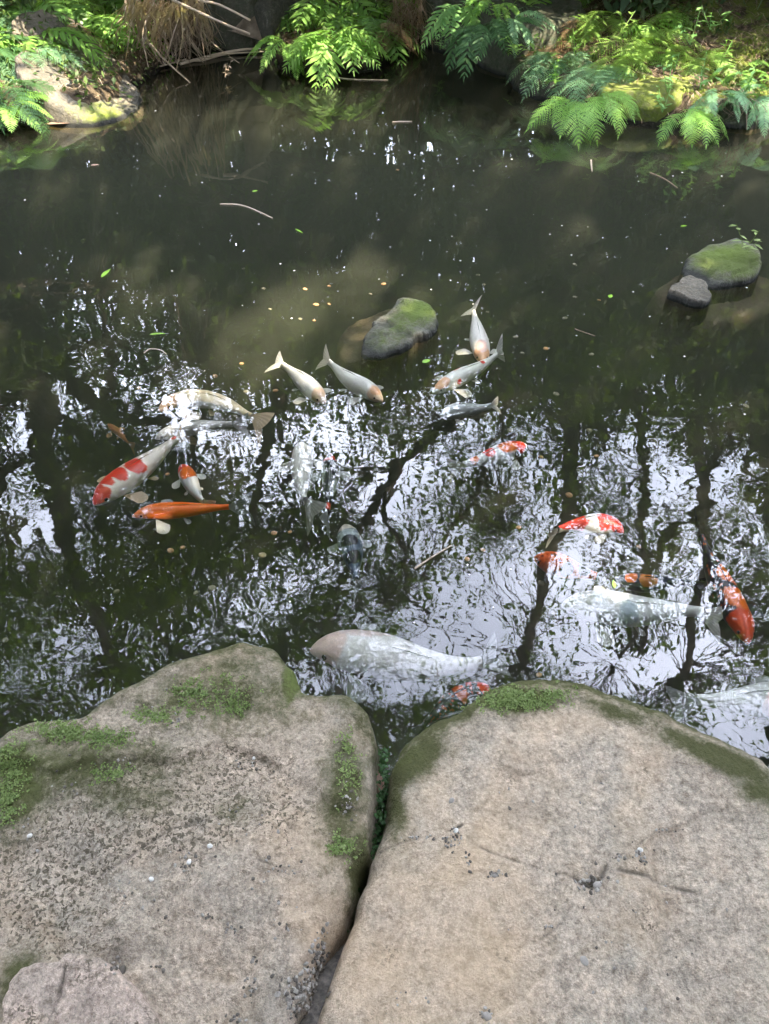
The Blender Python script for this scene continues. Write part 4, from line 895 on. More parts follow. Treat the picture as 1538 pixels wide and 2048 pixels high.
def koi(label, spine, width, depth, base=WHT, head=None, patches=(), fins='white', roll=0.5, tail=0.20, tail_bend=0.0, belly=None, mott=None, pect=(1, 1), dorsal=True, tl=1.0):
    seed = N_KOI[0]; N_KOI[0] += 1
    P = smooth_path([unp(u, v, -depth) for u, v in spine], 160)
    seg = np.linalg.norm(np.diff(P, axis=0), axis=1); cs = np.concatenate([[0], np.cumsum(seg)]); L = cs[-1]
    Lb = L * (1 - tail)
    k_ = mpp(spine[len(spine) // 2][0], spine[len(spine) // 2][1], -depth)
    hw = width * k_ * 0.5 * 1.02; hh = hw * 1.10
    hh = min(hh, depth - 0.008)
    org = Vector(P[50]); root = empty('koi', org); tag(root, label, 'koi', 'koi carp in the pond')
    org = np.array(org)
    nt_, nph = 110, 36
    ts = np.linspace(0, 1, nt_) ** 1.0
    at = lambda s_: np.stack([np.interp(s_, cs, P[:, a]) for a in range(3)], -1)
    C = at(ts * Lb); Tn = at(np.minimum(ts * Lb + 0.01, L)) - at(np.maximum(ts * Lb - 0.01, 0)); Tn /= np.linalg.norm(Tn, axis=1)[:, None]
    S = np.stack([Tn[:, 1], -Tn[:, 0], 0 * Tn[:, 0]], -1); U = np.array([0, 0, 1.0])
    W = lerp_prof(BODY, ts) * hw; H = lerp_prof(HEIG, ts) * hh
    ph = np.linspace(0, 2 * math.pi, nph, endpoint=False)
    cx = np.sin(ph); sz = np.cos(ph)
    cxs = np.sign(cx) * np.abs(cx) ** 0.95
    V = C[:, None, :] + S[:, None, :] * (W[:, None] * cxs)[:, :, None] + U * (H[:, None] * sz * np.where(sz < 0, 0.9, 1.0))[:, :, None]
    # gill cover swell
    gs = np.exp(-((ts - 0.17) / 0.05) ** 2) * 0.04 * hw
    V = V + S[:, None, :] * (gs[:, None] * cx)[:, :, None]
    V = V.reshape(-1, 3)
    V = np.vstack([V, C[0] - Tn[0] * 0.02 * hw])
    ii = np.arange(nt_ * nph).reshape(nt_, nph); jj = np.roll(ii, -1, 1)
    F = np.stack([ii[:-1], jj[:-1], jj[1:], ii[1:]], -1).reshape(-1, 4)
    tipi = len(V) - 1; F = np.vstack([F, [(tipi, ii[0, k], ii[0, (k + 1) % nph], ii[0, (k + 1) % nph]) for k in range(0)]]) if False else F
    TT, PP = np.meshgrid(ts, np.where(ph > math.pi, ph - 2 * math.pi, ph) / (math.pi / 2), indexing='ij')
    q = np.stack([TT * 9, np.sin(PP * math.pi / 2) * 2.2, np.cos(PP * math.pi / 2) * 2.2 + seed * 9], -1)
    n1 = 0.62 * fbm(q, 3, seed + 100); n2 = fbm(q * 2.6, 3, seed + 130)
    col = np.ones(TT.shape + (3,)) * np.array(base)
    if belly is not None: f = sstep(0.5, 1.1, np.abs(PP))[..., None]; col = col * (1 - f) + np.array(belly) * f
    if head is not None:
        f = (sstep(0.235, 0.20, TT + 0.025 * n1) if False else 1 - sstep(0.19, 0.225, TT + 0.03 * n1 + 0.05 * np.abs(PP) ** 2))[..., None]; col = col * (1 - f) + np.array(head) * f
    if mott is not None:
        f = sstep(mott[1], mott[1] + 0.06, n2)[..., None]; col = col * (1 - f) + np.array(mott[0]) * f
    for (tc_, rt, pc, rp, c) in patches:
        e = ((TT - tc_) / rt) ** 2 + ((PP - pc) / rp) ** 2 + 0.9 * n1
        f = (1 - sstep(0.92, 1.08, e))[..., None]; col = col * (1 - f) + np.array(c) * f
    col = col.reshape(-1, 3); col = np.vstack([col, col[0]])
    along = np.stack([TT * (Lb / hw) * 0.25, PP * 0.4, TT * 0], -1).reshape(-1, 3); along = np.vstack([along, along[0]])
    # snout cap as fan quads
    cap = [(tipi, ii[0, (k + 2) % nph], ii[0, (k + 1) % nph], ii[0, k]) for k in range(0, nph, 2)]
    F = np.vstack([F, cap])
    obj('body', raw_mesh('body', V - org, F, M['koi'], True, {'skin': col, 'along': along}), root)
    fm = FINS[fins]
    def fan(name, B, D, O, ln, a0, a1, lenf, bend=None, nr=6, na=14):
        VV = []; ray = []
        for i in range(nr + 1):
            for j in range(na + 1):
                a = a0 + (a1 - a0) * j / na; r_ = ln * i / nr * lenf(j / na)
                p = B + D * (r_ * math.cos(a)) + O * (r_ * math.sin(a))
                if bend is not None: p = p + bend * (i / nr) ** 2
                VV.append(p - org); ray.append(j / na)
        g = np.arange((nr + 1) * (na + 1)).reshape(nr + 1, na + 1)
        FF = np.stack([g[:-1, :-1], g[:-1, 1:], g[1:, 1:], g[1:, :-1]], -1).reshape(-1, 4)
        return obj(name, raw_mesh(name, VV, FF, fm, True, {'ray': ray}), root)
    Bt = at(np.array([Lb * 0.965]))[0]; De = at(np.array([L]))[0] - Bt; De /= np.linalg.norm(De); Se = np.array([De[1], -De[0], 0])
    sgn = 1 if Se[1] < 0 else -1
    O = U * math.cos(roll) + Se * math.sin(roll) * sgn * -1
    ftop = lambda x: 0.62 + 0.38 * abs(2 * x - 1) ** 1.2
    lim = depth - 0.01
    fan('tail_fin', Bt, De, O, L * tail * 1.25 * tl, -0.62, 0.62, ftop, Se * tail_bend * L + (-U * 0.015))
    def frame(t):
        i = int(t * (nt_ - 1)); return C[i], Tn[i], S[i], W[i], H[i]
    for sd in (1, -1):
        if not pect[0 if sd > 0 else 1]: continue
        c, T, s_, w, h = frame(0.24)
        B = c + s_ * sd * w * 0.82 - U * h * 0.45
        D = (s_ * sd * 0.85 + T * 0.62 - U * 0.25); D /= np.linalg.norm(D)
        Oo = np.cross(D, U) * 1.0; Oo /= np.linalg.norm(Oo)
        fan('pectoral_fin', B, D, Oo, L * 0.17, -0.48, 0.48, lambda x: 0.75 + 0.25 * math.sin(math.pi * x))
        c, T, s_, w, h = frame(0.52)
        B = c + s_ * sd * w * 0.6 - U * h * 0.7
        D = (s_ * sd * 0.7 + T * 0.8 - U * 0.2); D /= np.linalg.norm(D); Oo = np.cross(D, U); Oo /= np.linalg.norm(Oo)
        fan('pelvic_fin', B, D, Oo, L * 0.09, -0.35, 0.35, lambda x: 0.75 + 0.25 * math.sin(math.pi * x), nr=3, na=8)
    if dorsal:
        VV = []; ray = []; na = 18
        for j in range(na + 1):
            t = 0.36 + 0.36 * j / na; c, T, s_, w, h = frame(t)
            hf = min(hh * 0.36 * (1 - 0.75 * j / na) * min(1, j / 2 + 0.1), max(0.0, depth - h - 0.004))
            for i in range(3): VV.append(c + U * (h * 0.94 + hf * i / 2) + s_ * (0.25 * hf * (i / 2) ** 2) - org); ray.append(j / na * 2)
        g = np.arange((na + 1) * 3).reshape(na + 1, 3); FF = np.stack([g[:-1, :-1], g[:-1, 1:], g[1:, 1:], g[1:, :-1]], -1).reshape(-1, 4)
        obj('dorsal_fin', raw_mesh('dorsal_fin', VV, FF, fm, True, {'ray': ray}), root)
    for sd in (1, -1):
        c, T, s_, w, h = frame(0.085); e = c + s_ * sd * w * 0.86 + U * h * 0.30 - org
        eo = bpy.data.objects.new('eye', EYE); COL.objects.link(eo); eo.parent = root; eo.location = e; eo.scale = (hw * 0.13,) * 3
    return root
def ico(name, m, sub=2, jit=0.0, seed=0, sc=(1, 1, 1)):
    import bmesh
    bm = bmesh.new(); bmesh.ops.create_icosphere(bm, subdivisions=sub, radius=1); r = random.Random(seed)
    for v_ in bm.verts:
        v_.co *= 1 + jit * r.uniform(-1, 1); v_.co.x *= sc[0]; v_.co.y *= sc[1]; v_.co.z *= sc[2]
    me = bpy.data.meshes.new(name); bm.to_mesh(me); bm.free(); me.materials.append(m)
    for p in me.polygons: p.use_smooth = sub > 1
    return me
EYE = ico('eye', M['eye'], 2)

koi('cream koi with an orange head and tail, arched above the paler fish', [(318, 822), (350, 803), (400, 798), (450, 808), (495, 829), (520, 840), (541, 848)], 46, 0.04, (0.88, 0.72, 0.45), (0.88, 0.52, 0.26), [(0.5, .2, 1.2, .6, WHT)], 'cream', 0.9, belly=WHT, tail=.17, tail_bend=0.05, tl=1.15)
koi('pale white koi lying just below the cream one', [(310, 877), (340, 866), (390, 855), (440, 850), (475, 848), (503, 846)], 30, 0.05, (0.74, 0.71, 0.64), None, (), 'grey', 0.5)
koi('large white koi with a row of red patches, head at the lower left', [(188, 1010), (222, 978), (262, 950), (305, 918), (345, 885), (370, 868), (392, 852)], 58, 0.05, (0.80, 0.72, 0.60), None, [(.07, .10, -.1, 1.0, RED), (.22, .045, -.3, .6, RED), (.33, .065, -.2, .7, RED), (.49, .075, .1, .62, RED), (.98, .03, -.2, .6, RED)], 'cream', 0.3)
koi('small koi with a red head and shoulders above the orange fish', [(363, 930), (374, 950), (388, 978), (405, 1002), (430, 1018)], 34, 0.04, (0.66, 0.66, 0.63), None, [(.12, .14, 0, 1.2, RED), (.36, .14, -.1, .8, ORG)], 'white', 0.4)
koi('plain orange koi with a grey tail', [(265, 1033), (300, 1024), (350, 1021), (400, 1018), (440, 1015), (475, 1013), (512, 1012)], 38, 0.035, (0.90, 0.17, 0.015), (0.90, 0.22, 0.05), (), 'grey', 0.35, tail=.22)
koi('slim white koi with an orange cap, left of the pair near the stone', [(650, 806), (630, 785), (605, 762), (585, 745), (568, 732), (540, 716)], 36, 0.05, WHT, (0.84, 0.58, 0.40), (), 'white', 1.0)
koi('slim white koi with an orange cap, right of the pair near the stone', [(765, 803), (740, 783), (712, 768), (688, 752), (662, 728), (638, 706)], 36, 0.05, WHT, (0.84, 0.60, 0.42), [(.13, .06, 0, .5, PEACH)], 'white', 0.5)
koi('white koi pointing straight down right of the mossy stone', [(965, 727), (962, 700), (956, 672), (952, 648), (948, 630), (942, 603)], 36, 0.045, (0.84, 0.80, 0.74), PEACH, [(.22, .1, 0, .5, PINK)], 'white', 0.7)
koi('white koi with a peach head, curved tail sweeping up to the right', [(865, 786), (890, 770), (920, 754), (950, 740), (978, 722), (995, 706), (1003, 686)], 33, 0.045, (0.80, 0.80, 0.72), None, [(.13, .09, 0, .8, PEACH), (.4, .07, -.6, .35, RED), (.55, .06, -.6, .3, RED), (.32, .03, .8, .2, RED), (.72, .03, .1, .3, RED)], 'white', 0.2, tail_bend=0.03)
koi('dim grey white koi with a pale fin under the curved one', [(880, 832), (905, 824), (930, 820), (955, 818), (980, 812), (1003, 804)], 30, 0.06, (0.62, 0.65, 0.66), None, (), 'white', 0.5)
koi('koi with red saddle and black cheek spot, head at the right', [(1053, 890), (1025, 900), (990, 912), (955, 922), (925, 930), (893, 938)], 42, 0.045, (0.72, 0.73, 0.70), None, [(.12, .12, 0, 1.1, RED), (.34, .13, .15, .75, ORG), (.62, .08, .1, .6, RED), (.85, .06, 0, .9, ORG), (.25, .04, -.85, .25, BLK), (.0, .05, 0, 3, WHT)], 'white', 0.4, tail_bend=0)
koi('pale grey white koi hanging head up beside the dark one', [(602, 885), (604, 915), (602, 945), (604, 975), (612, 1003), (636, 1038)], 44, 0.055, (0.74, 0.72, 0.64), None, (), 'white', 0.6, tail=.24)
koi('black koi with a red ringed head, head up', [(660, 908), (660, 935), (660, 965), (658, 995), (655, 1025), (648, 1055)], 34, 0.05, BLK, RED, [(.10, .06, .1, .4, BLK), (.4, .12, .7, .4, GRY), (.62, .1, -.6, .4, GRY), (.95, .05, 0, 1, RED)], 'grey', 0.3)
koi('grey and black koi with a pale beige head below the dark one', [(690, 1050), (697, 1075), (703, 1100), (708, 1130), (712, 1160), (714, 1190)], 50, 0.05, BLUE, (0.60, 0.55, 0.44), [(.32, .1, 0, 1.6, (0.35, 0.40, 0.40)), (.44, .10, .1, .5, BLK), (.7, .1, 0, .8, BLK)], 'grey', 0.3)
koi('bent koi red at both ends and white in the middle', [(1247, 1066), (1225, 1053), (1195, 1048), (1165, 1050), (1135, 1054), (1110, 1062), (1090, 1074)], 40, 0.05, (0.55, 0.57, 0.55), None, [(.08, .12, 0, 1.0, RED), (.28, .15, -.2, .8, RED), (.8, .22, 0, 1.1, RED)], 'grey', 0.2)
koi('orange red koi fading into dark water below the bent one', [(1067, 1118), (1090, 1122), (1120, 1132), (1155, 1143), (1190, 1152), (1225, 1160)], 46, 0.05, (0.78, 0.13, 0.03), None, [(.55, .1, .6, .5, BLK), (.8, .1, 0, .8, BLK)], 'dark', 0.3, mott=(BLK, 0.32))
koi('dark blue black koi with orange flecks above the big white one', [(1228, 1160), (1255, 1163), (1290, 1167), (1330, 1167), (1370, 1166), (1415, 1172)], 36, 0.09, (0.03, 0.045, 0.08), None, [(.2, .08, 0, .6, ORG), (.42, .12, .2, .5, (0.6, 0.2, 0.03))], 'dark', 0.3)
koi('big pearly white koi below the orange fish at the right', [(1124, 1212), (1160, 1210), (1210, 1215), (1270, 1222), (1330, 1222), (1375, 1222), (1420, 1228), (1462, 1246)], 74, 0.055, (0.78, 0.80, 0.77), (0.66, 0.66, 0.58), [(.45, .06, .5, .5, (0.50, 0.60, 0.63))], 'white', 0.9, tail=.17)
koi('black koi with orange blotches at the right edge, head down', [(1496, 1288), (1484, 1250), (1462, 1210), (1440, 1165), (1420, 1120), (1402, 1075), (1390, 1030)], 54, 0.05, BLK, ORG, [(.12, .13, 0, 1.2, (0.75, 0.08, 0.02)), (.34, .1, .2, .7, ORG), (.56, .1, .4, .7, ORG)], 'dark', 0.3, mott=((0.5, 0.10, 0.02), 0.35))
koi('largest koi, pinkish white with a rosy head, between the two slabs', [(620, 1302), (665, 1298), (720, 1304), (790, 1318), (850, 1330), (910, 1332), (960, 1326), (1020, 1305)], 96, 0.068, (0.90, 0.87, 0.82), (0.92, 0.70, 0.60), [(.32, .16, -.6, .45, (0.82, 0.66, 0.60))], 'grey', 1.1, tail=.16, tail_bend=-0.02)
koi('dark koi mottled black and red beside the right slab', [(985, 1378), (950, 1388), (910, 1402), (880, 1422), (850, 1448), (825, 1475)], 52, 0.06, BLK, None, [(.12, .08, 0, .6, RED), (.45, .07, 0, .6, (0.5, 0.08, 0.02)), (.3, .04, .5, .3, RED)], 'dark', 0.3, mott=((0.35, 0.05, 0.02), 0.30))
koi('grey white koi cut by the right frame edge above the slab', [(1640, 1395), (1590, 1395), (1540, 1400), (1480, 1403), (1430, 1402), (1385, 1400), (1335, 1412)], 70, 0.06, (0.70, 0.72, 0.68), None, [(.45, .1, -.6, .5, PINK)], 'grey', 0.9)
koi('deep faint orange koi left of the cream one', [(215, 848), (228, 858), (240, 868), (255, 884), (270, 895)], 14, 0.15, (0.6, 0.25, 0.1), None, (), 'orange', 0.3)
koi('grey koi half hidden at the tip of the left slab', [(545, 1330), (520, 1310), (500, 1297), (485, 1286), (468, 1272)], 26, 0.09, GRY, None, (), 'grey', 0.2)

# ------------------------------------------------------------ floating things
PEL = [(430, 752, 6, 0), (483, 727, 5, 0), (610, 578, 5, 0), (632, 609, 6, 0), (658, 572, 4, 0), (658, 608, 4, 0), (767, 568, 6, 0), (741, 588, 4, 1), (600, 638, 5, 1), (628, 641, 4, 0), (560, 712, 4, 1), (551, 781, 6, 0), (278, 776, 5, 0), (1092, 697, 6, 0),
       (1045, 706, 5, 1), (1082, 914, 7, 0), (1193, 912, 7, 0), (1178, 861, 7, 1), (1112, 788, 7, 1), (1150, 594, 5, 1), (1130, 636, 6, 1), (1183, 709, 6, 1), (1031, 674, 6, 1), (975, 624, 4, 1), (1149, 529, 5, 1), (956, 550, 5, 1), (968, 569, 4, 1), (1198, 600, 4, 0),
       (1138, 990, 9, 0), (1098, 970, 8, 1), (1020, 860, 7, 1), (934, 1118, 8, 0), (966, 1100, 7, 0), (1037, 1055, 7, 0), (1277, 1093, 7, 0), (1269, 1008, 8, 1), (1082, 1166, 9, 1), (1108, 1226, 8, 1), (424, 1176, 9, 1), (392, 1186, 8, 1), (580, 1179, 9, 1), (548, 1066, 8, 0), (580, 1064, 6, 0),
       (525, 1110, 10, 1), (341, 1101, 8, 0), (365, 1095, 7, 0), (233, 1183, 8, 1), (10, 1280, 8, 1), (1078, 1350, 8, 0), (926, 820, 5, 1), (1040, 1165, 7, 1), (795, 340, 4, 0), (1492, 812, 7, 1), (492, 783, 5, 1), (335, 948, 6, 0), (540, 618, 4, 1), (527, 577, 4, 1), (487, 537, 4, 1), (740, 700, 4, 0)]
pel_me = [ico('food_pellet', M['pellet'], 2, 0.04, 1, (1, 1, 0.4)), ico('pale_pellet', M['pellet_pale'], 2, 0.04, 2, (1, 1, 0.4))]
MARKS = [(430, 815, 'the cream koi'), (600, 762, 'the left capped koi'), (705, 755, 'the right capped koi'), (957, 670, 'the downward koi'), (930, 750, 'the curved white koi'), (975, 912, 'the red saddled koi'), (1170, 1050, 'the bent red koi'), (1120, 1130, 'the orange red koi'),
         (1290, 1220, 'the big pearly koi'), (1455, 1180, 'the black and orange koi'), (800, 655, 'the mossy stone'), (1440, 540, 'the moss capped stone'), (270, 950, 'the red patched koi'), (380, 970, 'the small red headed koi'), (390, 1020, 'the plain orange koi'), (605, 960, 'the pale head up koi'), (657, 980, 'the black koi'),
         (700, 1110, 'the grey and black koi'), (866, 1113, 'the straight straw'), (800, 1320, 'the largest koi'), (315, 668, 'the level green leaf'), (212, 546, 'the upright green leaf'), (1221, 592, 'the tiny yellow leaf'), (510, 420, 'the bent pale twig'), (940, 820, 'the dim grey koi'), (545, 640, 'the sunlit haze'), (1182, 330, 'the upright straw piece')]
SEEN = set()
def place_words(u, v):
    for du, dv, m in sorted(((u - a, v - b, c) for a, b, c in MARKS), key=lambda q: q[0] ** 2 + q[1] ** 2):
        w = ('right of' if du > 0 else 'left of') if abs(du) > abs(dv) * 2 else ('below' if dv > 0 else 'above') if abs(dv) > abs(du) * 2 else ('below and ' if dv > 0 else 'above and ') + ('right of' if du > 0 else 'left of')
        t = w + ' ' + m
        if t not in SEEN: SEEN.add(t); return t
    return 'alone'
for i, (u, v, r_px, k) in enumerate(PEL):
    z = -0.02 - 0.04 * random.random() if k == 0 else -0.07 - 0.07 * random.random()
    s_ = r_px * mpp(u, v, z) * (0.95 if v < 900 else 0.8)
    o = obj('food_pellet' if k == 0 else 'sunken_pellet', pel_me[k], None, unp(u, v, z)); o.scale = (s_ * random.uniform(.9, 1.2), s_, s_); o.rotation_euler = (0.2 * random.random(), 0.2, random.random() * 3)
    if k == 0: tag(o, 'small round tan food pellet ' + place_words(u, v), 'food pellet', 'tan food pellets')
    else: tag(o, 'pale sinking pellet ' + place_words(u, v), 'food pellet', 'pale sinking pellets')

def leaf_obj(name, u, v, L_px, ang, mk, lab, cat='leaf', z=0.004, w=0.26, bow=0.12):
    k = mpp(u, v, z); L = L_px * k * 1.25; V = []; T = []; n = 8
    for i in range(n + 1):
        t = i / n; ww = L * w * 0.5 * math.sin(math.pi * t ** 0.8); zz = bow * L * (4 * t * (1 - t)) * 0.25
        V += [(L * (t - .5), ww, zz), (L * (t - .5), 0, zz - 0.06 * ww), (L * (t - .5), -ww, zz)]
    for i in range(n):
        a = i * 3; T += [(a, a + 3, a + 4, a + 1), (a + 1, a + 4, a + 5, a + 2)]
    o = obj(name, raw_mesh(name, V, T, M[mk], True, {'var': np.full(len(V), 0.5)}), None, unp(u, v, z), (0, 0, math.radians(ang))); tag(o, lab, cat); return o
leaf_obj('floating_leaf', 212, 546, 30, 75, 'float_leaf', 'green leaf floating upright in the left of the pond')
leaf_obj('floating_leaf', 315, 668, 26, 5, 'float_leaf', 'green leaf floating level below and right of the upright leaf', w=0.22)
leaf_obj('floating_leaf', 853, 722, 16, 30, 'float_leaf', 'small green leaf floating below the mossy stone', w=0.6)
leaf_obj('floating_leaf', 1221, 592, 12, 60, 'float_leaf', 'tiny yellow green leaf floating right of the downward fish', w=0.6)
leaf_obj('floating_leaf', 598, 462, 22, -50, 'float_leaf', 'thin green leaf sliver floating above the sunlit haze', w=0.15)
leaf_obj('floating_leaf', 510, 382, 10, 20, 'float_leaf', 'tiny green leaf floating in front of the far straw', w=0.5)
leaf_obj('floating_leaf', 1368, 452, 12, 10, 'float_leaf', 'tiny green leaf floating near the mirrored shrubs at the right', w=0.4)
leaf_obj('floating_leaf', 1228, 1168, 18, 85, 'float_leaf', 'small green leaf beside the orange flecked dark koi', w=0.35)
leaf_obj('dead_leaf', 125, 247, 60, 8, 'dead_leaf', 'curled brown leaf at the foot of the sloping stone', z=0.012, w=0.22)
leaf_obj('dead_leaf', 752, 1565, 40, 80, 'dead_leaf', 'brown dead leaf stuck in the top of the crevice', z=0.10, w=0.7)
leaf_obj('dead_leaf', 190, 330, 14, 10, 'dead_leaf', 'small tan leaf floating near the left bank', w=0.5)
def stick(pts, r_px, m, lab, z=0.004, name='floating_stick', zs=None):
    P = [unp(u, v, (zs[i] if zs else z)) for i, (u, v) in enumerate(pts)]; n = max(4, len(P) * 4); S = smooth_path(P, n)
    k = mpp(*pts[0], z); mb = MB(); mb.tube(S - S[0], np.linspace(r_px, r_px * .7, n) * k, 6)
    me = mb.mesh(name, m, True, {'var': np.full(mb.n, 0.6)}); o = obj(name, me, None, tuple(S[0])); tag(o, lab, 'stick'); return o
stick([(830, 1137), (866, 1113), (903, 1091)], 2.2, M['straw'], 'straight straw floating right of the black koi')
stick([(440, 408), (480, 410), (510, 420), (545, 436)], 1.6, M['straw'], 'bent pale twig floating left of the sunlit haze')
stick([(785, 244), (824, 243)], 2.0, M['straw'], 'short yellow straw piece floating in the upper middle')
stick([(1182, 321), (1184, 342)], 2.2, M['straw'], 'short upright straw piece floating in the upper right')
stick([(1300, 345), (1330, 358), (1355, 376)], 1.2, M['root'], 'thin brown twig floating before the right ferns')
stick([(640, 148), (700, 158), (776, 160)], 1.4, M['straw'], 'long yellow stem lying at the foot of the middle clump')
stick([(288, 706), (300, 698), (320, 700), (333, 708)], 1.4, M['straw'], 'short bent straw floating above the cream koi')
stick([(1150, 838 - 180), (1190, 672)], 1.0, M['root'], 'thin brown twig floating right of the downward koi')
stick([(345, 0), (400, 25), (450, 48), (500, 68)], 2.0, M['straw'], 'long yellow stem slanting across the dark stone', name='fallen_stem', zs=[.62, .58, .52, .45])
stick([(395, 0), (440, 10), (500, 40)], 1.8, M['straw'], 'pale stem at the top edge above the dark stone', name='fallen_stem', zs=[.62, .6, .56])
stick([(285, 70), (330, 120), (380, 165)], 2.0, M['straw'], 'green yellow stem dipping into the water at the left straw', name='fallen_stem', zs=[.3, .12, .0])
stick([(360, 128), (420, 112), (480, 100), (545, 96)], 3.0, M['straw'], 'raft of bent straw floating below the dark stone', name='fallen_stem', zs=[.01, .02, .03, .04])
stick([(350, 120), (400, 121), (455, 108), (530, 103)], 2.2, M['straw'], 'thin straw floating beside the straw raft', name='fallen_stem', zs=[.01, .015, .02, .02])
stick([(250, 150), (330, 130), (372, 118)], 1.8, M['straw'], 'thin straw between the sloping stone and the straw raft', name='fallen_stem', zs=[.01, .02, .02])

# flecks of foam and pollen on the surface
r_ = np.random.default_rng(99); V = []; T = []; n = 0
for i in range(170):
    u, v = r_.uniform(30, 1500), r_.uniform(200, 1250); p = unp(u, v, 0.0015)
    if shore_dist(np.array([p.x]), np.array([p.y]))[0] > -0.05: continue
    s_ = mpp(u, v) * r_.uniform(0.8, 2.0); a0 = r_.uniform(0, 6)
    V += [(p.x + s_ * math.cos(a0 + k * 1.256) * (1.4 if k == 0 else 1), p.y + s_ * math.sin(a0 + k * 1.256), p.z) for k in range(5)]
    b = len(V) - 5; T += [(b, b + 1, b + 2), (b, b + 2, b + 3), (b, b + 3, b + 4)]
o = obj('pollen_flecks', raw_mesh('pollen_flecks', V, T, M['foam'])); tag(o, 'tiny white flecks floating over the pond surface', 'flecks', kind='stuff')

# ------------------------------------------------------------ gravel, pebbles and tiny plants on the slabs
def hit(u, v):
    dx = (u - 769) / FPX; dy = -(v - 1024) / FPX; d = Vector((dx, CP + dy * SP, -SP + dy * CP)).normalized(); o = Vector((0, 0, CAM_H)); best = None
    for b in ROCK_BVH:
        h = b.ray_cast(o, d)
        if h[0] is not None and (best is None or h[3] < best[2]): best = (h[0], h[1], h[3])
    return best
ICO = ico('pebble', M['pebble'], 1, 0.16, 3); iv = np.array([tuple(v_.co) for v_ in ICO.vertices]); it = np.array([tuple(p.vertices) for p in ICO.polygons])
GR = [(500, 1530, 14, 30, 20), (255, 1520, 8, 20, 12), (60, 1670, 10, 30, 20), (245, 1770, 10, 20, 18), (370, 1725, 22, 30, 20), (230, 1930, 12, 20, 18), (410, 1830, 8, 25, 10), (315, 1935, 6, 15, 8), (470, 1860, 14, 18, 12),
      (500, 1980, 20, 12, 22), (510, 1920, 8, 8, 8), (640, 1930, 90, 18, 50), (600, 2000, 110, 30, 45), (625, 1960, 60, 25, 25), (470, 2040, 12, 20, 10), (700, 1610, 26, 18, 26), (350, 1440, 10, 14, 12), (905, 1690, 14, 14, 14),
      (985, 1748, 18, 14, 8), (1185, 1768, 46, 26, 14), (1280, 1712, 22, 14, 16), (1240, 1715, 12, 14, 8), (860, 1675, 22, 60, 6), (910, 1660, 8, 16, 10), (1100, 1855, 6, 10, 6), (975, 2030, 16, 14, 14), (800, 2000, 10, 90, 30), (1330, 1660, 8, 25, 8),
      (935, 1725, 8, 10, 14), (1000, 1750, 10, 20, 8), (1320, 1950, 8, 100, 70), (580, 1840, 14, 30, 40), (480, 1640, 10, 60, 30), (560, 1740, 10, 25, 10), (300, 1840, 14, 60, 40), (150, 1560, 14, 60, 50), (1100, 1600, 14, 200, 90), (1250, 1850, 20, 200, 120), (520, 1700, 16, 120, 80), (350, 1400, 14, 80, 30)]
VV = [[], []]; TT = [[], []]; AA = [[], []]; cnt = [0, 0]
for (u, v, n, su, sv) in GR:
    for i in range(n):
        uu = random.gauss(u, su * 0.6); vv = random.gauss(v, sv * 0.6); h = hit(uu, vv)
        if h is None or h[0].z < 0.03: continue
        sz = random.uniform(0.0013, 0.0042) * (1.3 if n > 40 else 1.0); j = 0 if random.random() < 0.55 else 1
        Rm = np.array(Matrix.Rotation(random.random() * 6, 3, 'Z') @ Matrix.Rotation(random.random() * 3, 3, 'X')); sc = np.array([random.uniform(.7, 1.3), random.uniform(.7, 1.2), random.uniform(.5, .9)]) * sz
        w = (iv * sc) @ Rm.T + np.array(h[0]) + np.array(h[1]) * sz * 0.35
        VV[j].append(w); TT[j].append(it + cnt[j]); cnt[j] += len(iv)
o = obj('light_gravel', raw_mesh('light_gravel', np.vstack(VV[0]), np.vstack(TT[0]), M['pebble'])); tag(o, 'pale grey grit lying in the hollows of the slabs', 'gravel', kind='stuff')
o = obj('dark_gravel', raw_mesh('dark_gravel', np.vstack(VV[1]), np.vstack(TT[1]), M['gravel_dark'])); tag(o, 'dark grey grit lying in the hollows of the slabs', 'gravel', kind='stuff')
PB = [(420, 1693, 6, 'pebble_white', 'round white pebble near the middle of the left slab'), (378, 1725, 6, 'pebble_white', 'white pebble in the groove at the centre of the left slab'), (303, 1759, 6, 'pebble_white', 'white pebble at the lower end of the groove on the left slab'),
      (903, 1602, 7, 'pebble', 'lone grey pebble in the upper part of the right slab'), (1168, 1922, 9, 'pebble', 'oval tan pebble low in the middle of the right slab'), (1195, 1772, 9, 'pebble', 'grey pebble wedged in the crack of the right slab'), (242, 1942, 9, 'gravel_dark', 'dark pebble beside the small pinkish stone'),
      (1280, 1700, 6, 'pebble_white', 'white pebble in the small grit pile right of the crack'), (912, 1662, 6, 'pebble_white', 'white pebble at the end of the short crack by the crevice'), (975, 2034, 9, 'pebble', 'grey pebble at the bottom edge of the right slab'), (60, 1672, 6, 'pebble_white', 'white pebble near the left frame edge on the left slab'), (508, 1517, 5, 'pebble_white', 'small white pebble in the moss of the left slab')]
for i, (u, v, r_px, mk, lab) in enumerate(PB):
    h = hit(u, v)
    if not h: continue
    o = obj('pebble', ico('pebble', M[mk], 2, 0.07, i, (1, 0.8, 0.6)), None, h[0] + h[1] * 0.002); s_ = r_px * 0.001; o.scale = (s_, s_, s_); o.rotation_euler = (0.2, 0.1, i * 1.3); tag(o, lab, 'pebble')
